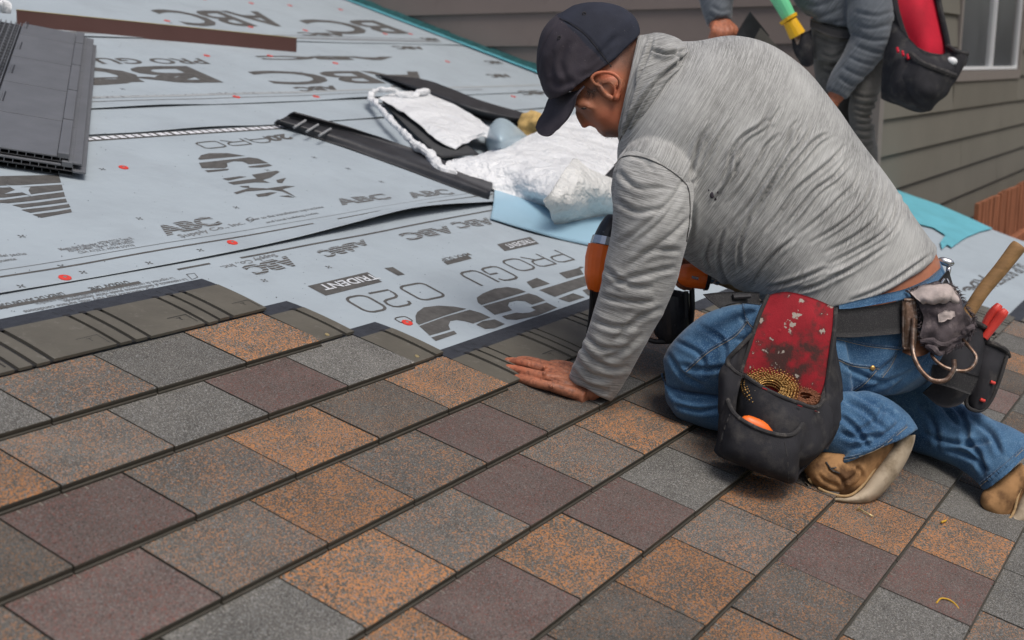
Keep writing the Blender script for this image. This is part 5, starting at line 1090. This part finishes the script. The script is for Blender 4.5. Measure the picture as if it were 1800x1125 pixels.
# dark curved shingle offcuts
c1 = sheet('shingle_offcut', RL([[(481,217,.006),(600,257,.004),(720,300,.004),(858,352,.004)], [(490,211,.030),(610,243,.030),(726,284,.030),(862,338,.030)], [(502,205,.026),(616,234,.024),(730,272,.026),(866,328,.028)], [(516,198,.050),(625,228,.040),(735,264,.036),(866,318,.030)]]), 24, 70, .006, M_pdark, None, .0015, 12)
c1 = tag(c1, 'dark shingle offcut with three pale bars running under the white wrap', 'shingle offcut')
mb = MB()
for x in (519, 541, 563):
    a, b = PR(x-2, 224+(x-519)*.33, .034), PR(x+18, 212+(x-519)*.33, .040); mb.add(*tubeVF([a, b], .0045, 6, 8))
o = mb.build('clip_bar', mat('pale_bar', (.26, .27, .28), .6)); o.parent = c1
c2 = sheet('shingle_offcut', RL([[(672,136,.005),(740,166,.004),(830,204,.004),(950,228,.004)], [(668,133,.02),(745,158,.05),(838,192,.06),(950,216,.05)], [(660,131,.014),(748,140,.05),(845,176,.06),(950,206,.055)]]), 22, 60, .006, M_pdark, None, .001, 12)
tag(c2, 'long curved black shingle offcut lying beyond the white wrap', 'shingle offcut')
# light blue film sheet
bf = sheet('blue_film', RL([[(862,384,.004),(940,408,.004),(1060,436,.004),(1200,470,.004)], [(866,366,.006),(950,378,.010),(1080,400,.008),(1200,425,.006)], [(868,350,.012),(950,345,.016),(1080,350,.016),(1200,365,.012)], [(870,330,.010),(960,320,.010),(1080,310,.010),(1200,320,.010)]]), 26, 40, .002, M_foam, None, .004, 9); tag(bf, 'flat light blue plastic film spread under the white wrap', 'plastic film')
mb = MB()
# white wrap with its dark board
wr = empty('white_wrap', tuple(PR(900, 310, .02))); tag(wr, 'torn crumpled white plastic wrap around a dark board', 'plastic wrap')
def wp(name, rows, nu, nv, t, m_, rough=0, rs=20):
    o = sheet(name, RL(rows), nu, nv, t, m_, None, rough, rs); adopt(o, wr); return o
wp('dark_board', [[(672,178,.02),(722,228,.03),(775,276,.04)], [(700,168,.03),(760,210,.04),(842,270,.05)]], 10, 24, .004, mat('charcoal_board', (.05, .052, .055), .7, .3, var=.1))
wp('torn_film', [[(664,172,.035),(720,205,.05),(770,246,.055),(800,262,.05)], [(690,164,.05),(750,196,.065),(790,238,.07),(818,252,.06)], [(716,160,.055),(790,195,.07),(845,228,.075),(850,240,.06)], [(752,164,.05),(806,188,.07),(862,226,.07),(868,262,.05)]], 40, 60, .002, M_film, .005, 16)
def wt(name, pts, r, n=60, m=12):
    mb = MB(); mb.add(*tubeVF([PR(*q) for q in pts], r, n, m)); o = mb.build(name, M_film); ripple(o, .012, 34); adopt(o, wr)
wt('rolled_edge', [(664,158,.06),(652,170,.05),(672,196,.05),(700,225,.05),(730,254,.05),(758,274,.04),(775,298,.03),(800,310,.02)], [.009,.012,.010,.012,.014,.017,.019,.014])
wt('rolled_edge', [(664,158,.06),(690,160,.07),(715,170,.06),(735,164,.07),(752,160,.07)], [.012,.013,.015,.014,.009])
crump = wp('crumpled_film', [[(786,306,.010),(850,328,.008),(905,348,.008),(960,364,.010),(1000,372,.02),(1040,352,.03),(1100,360,.03),(1180,372,.02)],
     [(784,290,.03),(850,300,.05),(900,318,.05),(950,338,.07),(1000,352,.10),(1040,330,.08),(1100,330,.06),(1180,340,.05)],
     [(800,280,.04),(860,276,.08),(910,284,.10),(960,300,.11),(1005,300,.13),(1045,310,.11),(1100,300,.10),(1180,300,.06)],
     [(850,272,.03),(890,262,.08),(930,254,.10),(975,250,.12),(1020,262,.12),(1060,270,.12),(1110,262,.10),(1180,260,.05)],
     [(870,264,.03),(910,246,.06),(945,232,.08),(990,205,.09),(1040,205,.10),(1080,215,.08),(1120,220,.05),(1180,225,.03)]], 110, 150, .002, M_film, .004, 7)
crumple(crump, .020, 6)
tail = wp('crumpled_film', [[(957,352,.13),(962,366,.09),(968,380,.05),(976,394,.010)], [(980,318,.16),(990,345,.13),(1004,368,.08),(1014,387,.012)], [(1007,280,.19),(1022,318,.16),(1036,350,.10),(1050,381,.012)], [(1040,300,.16),(1062,330,.13),(1076,356,.08),(1090,381,.012)], [(1085,318,.12),(1110,340,.10),(1120,360,.07),(1130,378,.012)]], 60, 50, .002, mat('grey_film', (.60, .61, .60), .5, .4, var=.1, vs=12, bump=.4, bs=60), .006, 12); foldbump('grey_film', (8, 19, 45)); crumple(tail, .008, 11)  # tail in a slightly greyer film than the main sheet
# round blue film end and tan foam
o = sheet('film_roll_end', RL([[(856,262,.01),(862,268,.02),(880,272,.05),(905,262,.05),(925,250,.01)],[(853,246,.04),(862,240,.09),(882,240,.12),(905,244,.09),(928,248,.02)],[(856,232,.05),(866,220,.09),(884,216,.11),(905,228,.09),(930,246,.03)],[(862,220,.05),(872,210,.06),(884,208,.07),(900,216,.06),(932,244,.02)]]), 24, 40, .003, mat('pale_blue_film', (.36, .46, .52), .35, .5, var=.1, vs=10), None); tag(o, 'rounded pale blue film end standing behind the white wrap', 'film roll')
tf = MB(); tf.add(*ballVF(PR(928, 222, .04), (.050, .058, .04), CAXES, 16, 24)); o = tf.build('foam_lump', M_tan, None, True); ripple(o, .035, 16); ripple(o, .010, 60); tag(o, 'tan foam lump beside the visor, at the end of the curved black offcut', 'foam lump')
dk = sheet('board_offcut', [[PR(1060,312,.13),PR(1082,290,.15)],[PR(1082,338,.10),PR(1110,332,.12)]], 6, 6, .006, M_pdark, None); tag(dk, 'dark board corner leaning behind the planted sleeve, above the white wrap', 'board')
# loose nail and yellow tie on the shingles
def loose(name, pts, r, m_, label, cat, n=24):
    mb = MB(); mb.add(*tubeVF([PR(x, y, q) for x, y, q in pts], r, n, 8)); o = mb.build(name, m_, None, True); tag(o, label, cat); return o
ln = loose('loose_nail', [(1510,894,.017),(1535,908,.019)], .0016, M_brass, 'single brass nail lying loose near the near boot', 'nail', 4)
mb = MB(); p = PR(1510, 894, .017); d = PR(1535, 908, .019)-p; d /= np.linalg.norm(d); mb.add(*tubeVF([p-d*.0015, p+d*.0001], .0045, None, 12)); o = mb.build('nail_head', M_brass); o.parent = ln
loose('wire_tie', [(1646,1060,.017),(1654,1052,.019),(1668,1054,.020),(1681,1064,.019),(1688,1078,.017),(1684,1086,.017)], .0016, mat('yellow_plastic', (.55, .32, .03), .4), 'curved yellow plastic tie lying on a plum shingle', 'wire tie')
loose('wood_chip', [(1655,918,.015),(1663,915,.015)], .0022, bpy.data.materials['yellow_plastic'], 'tiny orange chip on a grey shingle near the far boot', 'chip', 4)
deb = MB()
for _ in range(420):
    x, y = random.uniform(0, 1060), random.uniform(60, 640); 
    if y > 600-.1*x and x < 500 or (y > 560): continue
    u, v = UV(x, y); s = random.uniform(.0007, .0022); a = random.random()*6.3; L0 = nlev(v, u); q = [(u+s*math.cos(a+k*2.1)*random.uniform(.6, 1.3), v+s*math.sin(a+k*2.1)*random.uniform(.6, 1.3), L0) for k in range(3)]; deb.add(q+[(u, v, L0+s*.7)], [(0, 1, 3), (1, 2, 3), (2, 0, 3)])
o = deb.build('debris', mat('dark_grit', (.07, .065, .06), .9)); o.matrix_world = roof.matrix_world; o.rotation_euler = (SLOPE, 0, 0); tag(o, kind='stuff')

# ------------------------------------------------------------------ second worker
WZ = 4.9
wk = empty('person', tuple(P(1470, 430, WZ))); tag(wk, 'worker in slate grey shirt bending at the roof edge behind the kneeling man', 'person')
B = MB()
R_(B, [(1440,60,1550,66,WZ,.11),(1410,0,1560,0,WZ,.14),(1385,-60,1568,-70,WZ,.17),(1340,-130,1560,-170,WZ-.03,.20),(1320,-160,1500,-235,WZ-.06,.15),(1330,-200,1420,-250,WZ-.08,.07)], 20, 24)
B.add(*ballVF(P(1340, -265, WZ-.1), (.10, .125, .085), CAXES, 12, 20))
B.add(*tubeVF([P(1370,-150,WZ+.12), P(1280,-100,WZ+.14), P(1262,-20,WZ+.10), P(1264,40,WZ+.06)], [.07,.055,.05,.033], 16, 14))
B.add(*tubeVF([P(1530,-120,WZ-.16), P(1535,10,WZ-.19), P(1535,62,WZ-.19), P(1490,140,WZ-.17), P(1462,178,WZ-.16)], [.075,.062,.055,.042,.030], 20, 14))
B.add(*tubeVF([P(1460,60,WZ+.05), P(1462,170,WZ+.05), P(1462,300,WZ+.05), P(1458,400,WZ+.05)], [.075,.060,.045,.035], 16, 16)); B.add(*tubeVF([P(1528,60,WZ-.05), P(1522,130,WZ-.07), P(1512,200,WZ-.07), P(1518,400,WZ-.05)], [.075,.055,.040,.03], 16, 16))
wbod = remesh('body', B, .010, 3, M_skin)
Hw = MB()
for i, (x, y) in enumerate(((1253,58), (1263,62), (1274,62), (1284,58))): Hw.add(*tubeVF([P(1258+i*7, 42, WZ+.03), P(x+2, y-6, WZ+.0), P(x-1, y+4, WZ+.01), P(x-5, y+8, WZ+.04)], [.015,.014,.013,.010], 12, 10))
Hw.add(*ballVF(P(1268, 45, WZ+.05), (.052, .034, .034), CAXES)); Hw.add(*tubeVF([P(1285,44,WZ+.04), P(1293,52,WZ+.02), P(1290,62,WZ+.01)], [.014,.013,.011], 8)); Hw.add(*tubeVF([P(1264,15,WZ+.08), P(1266,42,WZ+.06)], [.030,.030], 6, 12))
for i in range(4): Hw.add(*tubeVF([P(1462-i*3,176,WZ-.16), P(1452-i*4,190+i*2,WZ-.17), P(1446-i*3,200+i*2,WZ-.16)], [.013,.012,.010], 8, 8))
Hw.add(*ballVF(P(1458, 180, WZ-.16), (.04, .035, .03), CAXES))
wh = remesh('hand', Hw, .0045, 3, M_skin)
for o in (wbod, wh): v = getV(o); q = np.zeros((len(v), 3)); q[:, 1] = .3; q[:, 2] = .3; attr(o, 'tone', q)
adopt(join([wbod, wh], 'body'), wk)
B = MB()
R_(B, [(1416,22,1574,44,WZ,.165,0,16),(1398,5,1576,12,WZ,.175,0,14),(1385,-25,1582,-25,WZ,.19),(1362,-70,1586,-80,WZ,.205),(1330,-130,1566,-178,WZ-.03,.215),(1318,-160,1505,-240,WZ-.06,.16)], 26, 36)
B.add(*tubeVF([P(1385,-140,WZ+.12), P(1290,-95,WZ+.15), P(1260,-25,WZ+.11), P(1260,5,WZ+.09), P(1264,41,WZ+.06)], [.085,.078,.074,.068,.053], 24, 20))
B.add(*tubeVF([P(1530,-130,WZ-.14), P(1531,0,WZ-.19), P(1532,40,WZ-.20), P(1530,72,WZ-.20), P(1500,118,WZ-.18), P(1484,140,WZ-.175), P(1470,166,WZ-.17)], [.095,.092,.092,.078,.065,.058,.045], 40, 20))
ws = remesh('shirt', B, .0065, 4, M_wshirt)
crease(ws, [[(1500,40),(1530,50),(1570,42)], [(1495,55),(1530,70),(1565,70)], [(1500,20),(1540,28),(1572,20)], [(1500,80),(1530,90),(1555,95)], [(1490,100),(1515,110),(1540,115)], [(1480,118),(1505,130),(1525,135)], [(1472,135),(1495,148),(1512,150)], [(1400,20),(1440,30),(1490,10)], [(1410,5),(1440,10),(1480,-10)], [(1420,35),(1450,42),(1490,35)], [(1250,10),(1268,20),(1285,15)], [(1245,25),(1265,32),(1285,28)]], .0045, 3.2, .6); ripple(ws, .006, 14)
fab(ws, P(1300, -100, WZ), P(1500, 60, WZ)); adopt(ws, wk)
J = MB()
R_(J, [(1424,30,1572,44,WZ,.150),(1424,70,1572,80,WZ,.155),(1428,105,1566,110,WZ,.14)], 8, 30)
R_(J, [(1424,70,1502,75,WZ+.05,.10),(1432,130,1508,135,WZ+.05,.095),(1438,200,1500,205,WZ+.05,.08),(1436,300,1490,300,WZ+.05,.075),(1430,410,1488,410,WZ+.05,.08)], 20, 26)
R_(J, [(1492,80,1570,85,WZ-.07,.10),(1494,130,1556,140,WZ-.08,.095),(1492,190,1532,200,WZ-.08,.085),(1492,220,1538,230,WZ-.07,.08),(1490,300,1545,300,WZ-.06,.075),(1490,410,1548,410,WZ-.05,.08)], 24, 26)
wj = remesh('trousers', J, .0065, 3, M_wpants)
crease(wj, [[(1500,y),(1520,y+6),(1548-.12*(y-150),y+2)] for y in (165,178,190,200,212,224,238,250)]+[[(1440,90),(1465,100),(1490,85)], [(1430,60),(1470,75),(1500,60)], [(1445,120),(1470,125),(1490,118)]], .006, 2.6, .7); ripple(wj, .007, 18); adopt(wj, wk)
for x in (1455, 1515):
    F1 = MB(); F1.add(*tubeVF([PR(x+15, 430, .05), PR(x-20, 440, .045), PR(x-45, 448, .03)], [.05, .048, .032], 12, 14)); adopt(remesh('boot', F1, .008, 3, M_suede), wk)
# his tool belt
wb = empty('tool_belt', tuple(P(1590, 80, 4.65))); tag(wb, 'black tool belt with a bright red lined pouch on the standing worker', 'tool belt')
BZ = 4.66
wbel = bp_('belt_webbing', [[(1424,34,WZ-.10),(1470,50,WZ-.16),(1530,52,WZ-.175),(1574,42,WZ-.10)], [(1424,48,WZ-.10),(1470,66,WZ-.16),(1530,68,WZ-.175),(1574,58,WZ-.10)]], 5, 30, -.006, M_web, parent=wb)
bp_('pouch_back', [[(1562,-50,BZ),(1600,-60,BZ),(1640,-40,BZ+.02)], [(1570,0,BZ),(1610,-5,BZ-.02),(1648,8,BZ+.02)], [(1590,55,BZ),(1625,60,BZ-.02),(1660,60,BZ+.02)], [(1604,90,BZ),(1632,102,BZ-.01),(1668,100,BZ+.02)]], 26, 26, .008, M_redw, .006, 8, parent=wb)
tb('binding', [(1566,-50,BZ-.01),(1572,10,BZ-.01),(1586,58,BZ-.01),(1600,82,BZ-.03),(1628,98,BZ-.05),(1662,104,BZ-.02)], .016, M_canvas, 40, wb); tb('binding', [(1640,-45,BZ),(1652,15,BZ-.005),(1664,70,BZ-.005),(1668,100,BZ-.01)], .012, M_canvas, 30, wb)
bp_('pouch', [[(1566,30,BZ+.0),(1588,62,BZ-.04),(1628,98,BZ-.10),(1668,96,BZ-.02)], [(1560,90,BZ+.0),(1585,120,BZ-.12),(1630,140,BZ-.16),(1680,112,BZ-.04)], [(1554,150,BZ),(1582,165,BZ-.12),(1626,178,BZ-.13),(1662,150,BZ-.04)], [(1553,172,BZ+.02),(1585,184,BZ-.04),(1624,193,BZ-.04),(1642,176,BZ)]], 30, 34, .010, M_canvas, .008, 10, parent=wb)
bp_('pocket', [[(1600,96,BZ-.12),(1620,112,BZ-.18),(1650,124,BZ-.18),(1676,134,BZ-.09)], [(1585,140,BZ-.13),(1612,158,BZ-.19),(1640,168,BZ-.18),(1662,165,BZ-.08)], [(1575,170,BZ-.06),(1605,184,BZ-.11),(1632,192,BZ-.09),(1642,182,BZ-.04)]], 22, 26, .008, M_canvas, .006, 12, parent=wb)
tb('binding', [(1600,95,BZ-.125),(1620,111,BZ-.185),(1650,123,BZ-.185),(1678,133,BZ-.09)], .012, M_bind, 30, wb)
bp_('side_pocket', [[(1664,80,BZ),(1685,92,BZ-.05),(1698,96,BZ+.0)], [(1660,120,BZ-.02),(1682,124,BZ-.06),(1694,112,BZ+.0)], [(1645,170,BZ-.02),(1655,172,BZ-.04),(1668,150,BZ+.0)]], 20, 20, .008, M_canvas, .004, 12, parent=wb)
tb('binding', [(1664,80,BZ-.005),(1685,92,BZ-.055),(1700,95,BZ)], .010, M_bind, 20, wb)
bp_('holster', [[(1393,62,WZ-.05),(1408,60,WZ-.09),(1424,52,WZ-.08)], [(1398,88,WZ-.05),(1412,90,WZ-.09),(1426,84,WZ-.08)], [(1410,112,WZ-.04),(1420,116,WZ-.06),(1428,112,WZ-.06)]], 16, 16, .008, M_canvas, .004, 14, parent=wb)
for i in range(3):
    mb = MB(); mb.add(*tubeVF([P(1577+i*9, 84+i*6, BZ-.13), P(1579+i*9, 92+i*6, BZ-.14)], .005, None, 8)); adopt(mb.build('bar_tack', M_redw), wb)
mb = MB(); mb.add(*tubeVF([P(1662,112,BZ-.03), P(1672,108,BZ-.06), P(1684,112,BZ-.03)], [.014,.018,.012], 10, 10)); o = mb.build('small_tool', M_white, None, True); tag(o, 'small pale tool in the side pocket of the red-lined pouch', 'tool')  # small pale tool of no particular kind
hm = empty('hammer', tuple(P(1398, 40, WZ-.1))); tag(hm, 'light green handle with a yellow collar in the standing worker\'s holster', 'hammer')
M_green = mat('mint_plastic', (.16, .62, .32), .4, .5, var=.05); M_yel = mat('yellow_rubber', (.75, .42, .01), .5, .4)
for nm, pts, r, m_ in (('handle', [(1352,-30,WZ-.12),(1372,2,WZ-.11),(1388,32,WZ-.10)], [.034,.032,.028], M_green), ('collar', [(1385,31,WZ-.10),(1388,36,WZ-.10)], [.040,.036], M_yel), ('ferrule', [(1388,36,WZ-.10),(1402,62,WZ-.09)], [.028,.034], M_yel), ('shaft', [(1402,60,WZ-.08),(1412,95,WZ-.07)], [.018,.014], M_steel)):
    mb = MB(); mb.add(*tubeVF([P(*q) for q in pts], r, 12, 14)); o = mb.build(nm, m_); adopt(o, hm)
# the shingle panel in his hand
hp = MB(); G = gridVF([[P(1290,66,WZ+.02), P(1318,20,WZ-.02)], [P(1312,90,WZ+.06), P(1352,62,WZ+.03)]], 6, 6); V, Fc = solidG(G, .008); o = mesh('held_shingle', V, Fc, M_pdark, None, False); tag(o, 'dark shingle panel held in the standing worker\'s hand', 'shingle')
G = gridVF([[P(1322,76,WZ+.03), P(1336,48,WZ+.01)], [P(1350,110,WZ+.08), P(1376,92,WZ+.06)]], 6, 6); V, Fc = solidG(G, .006); q = mesh('panel_tab', V, Fc, mat('greige_polymer', (.17, .155, .135), .6, .3, var=.15), None, False); q.parent = o
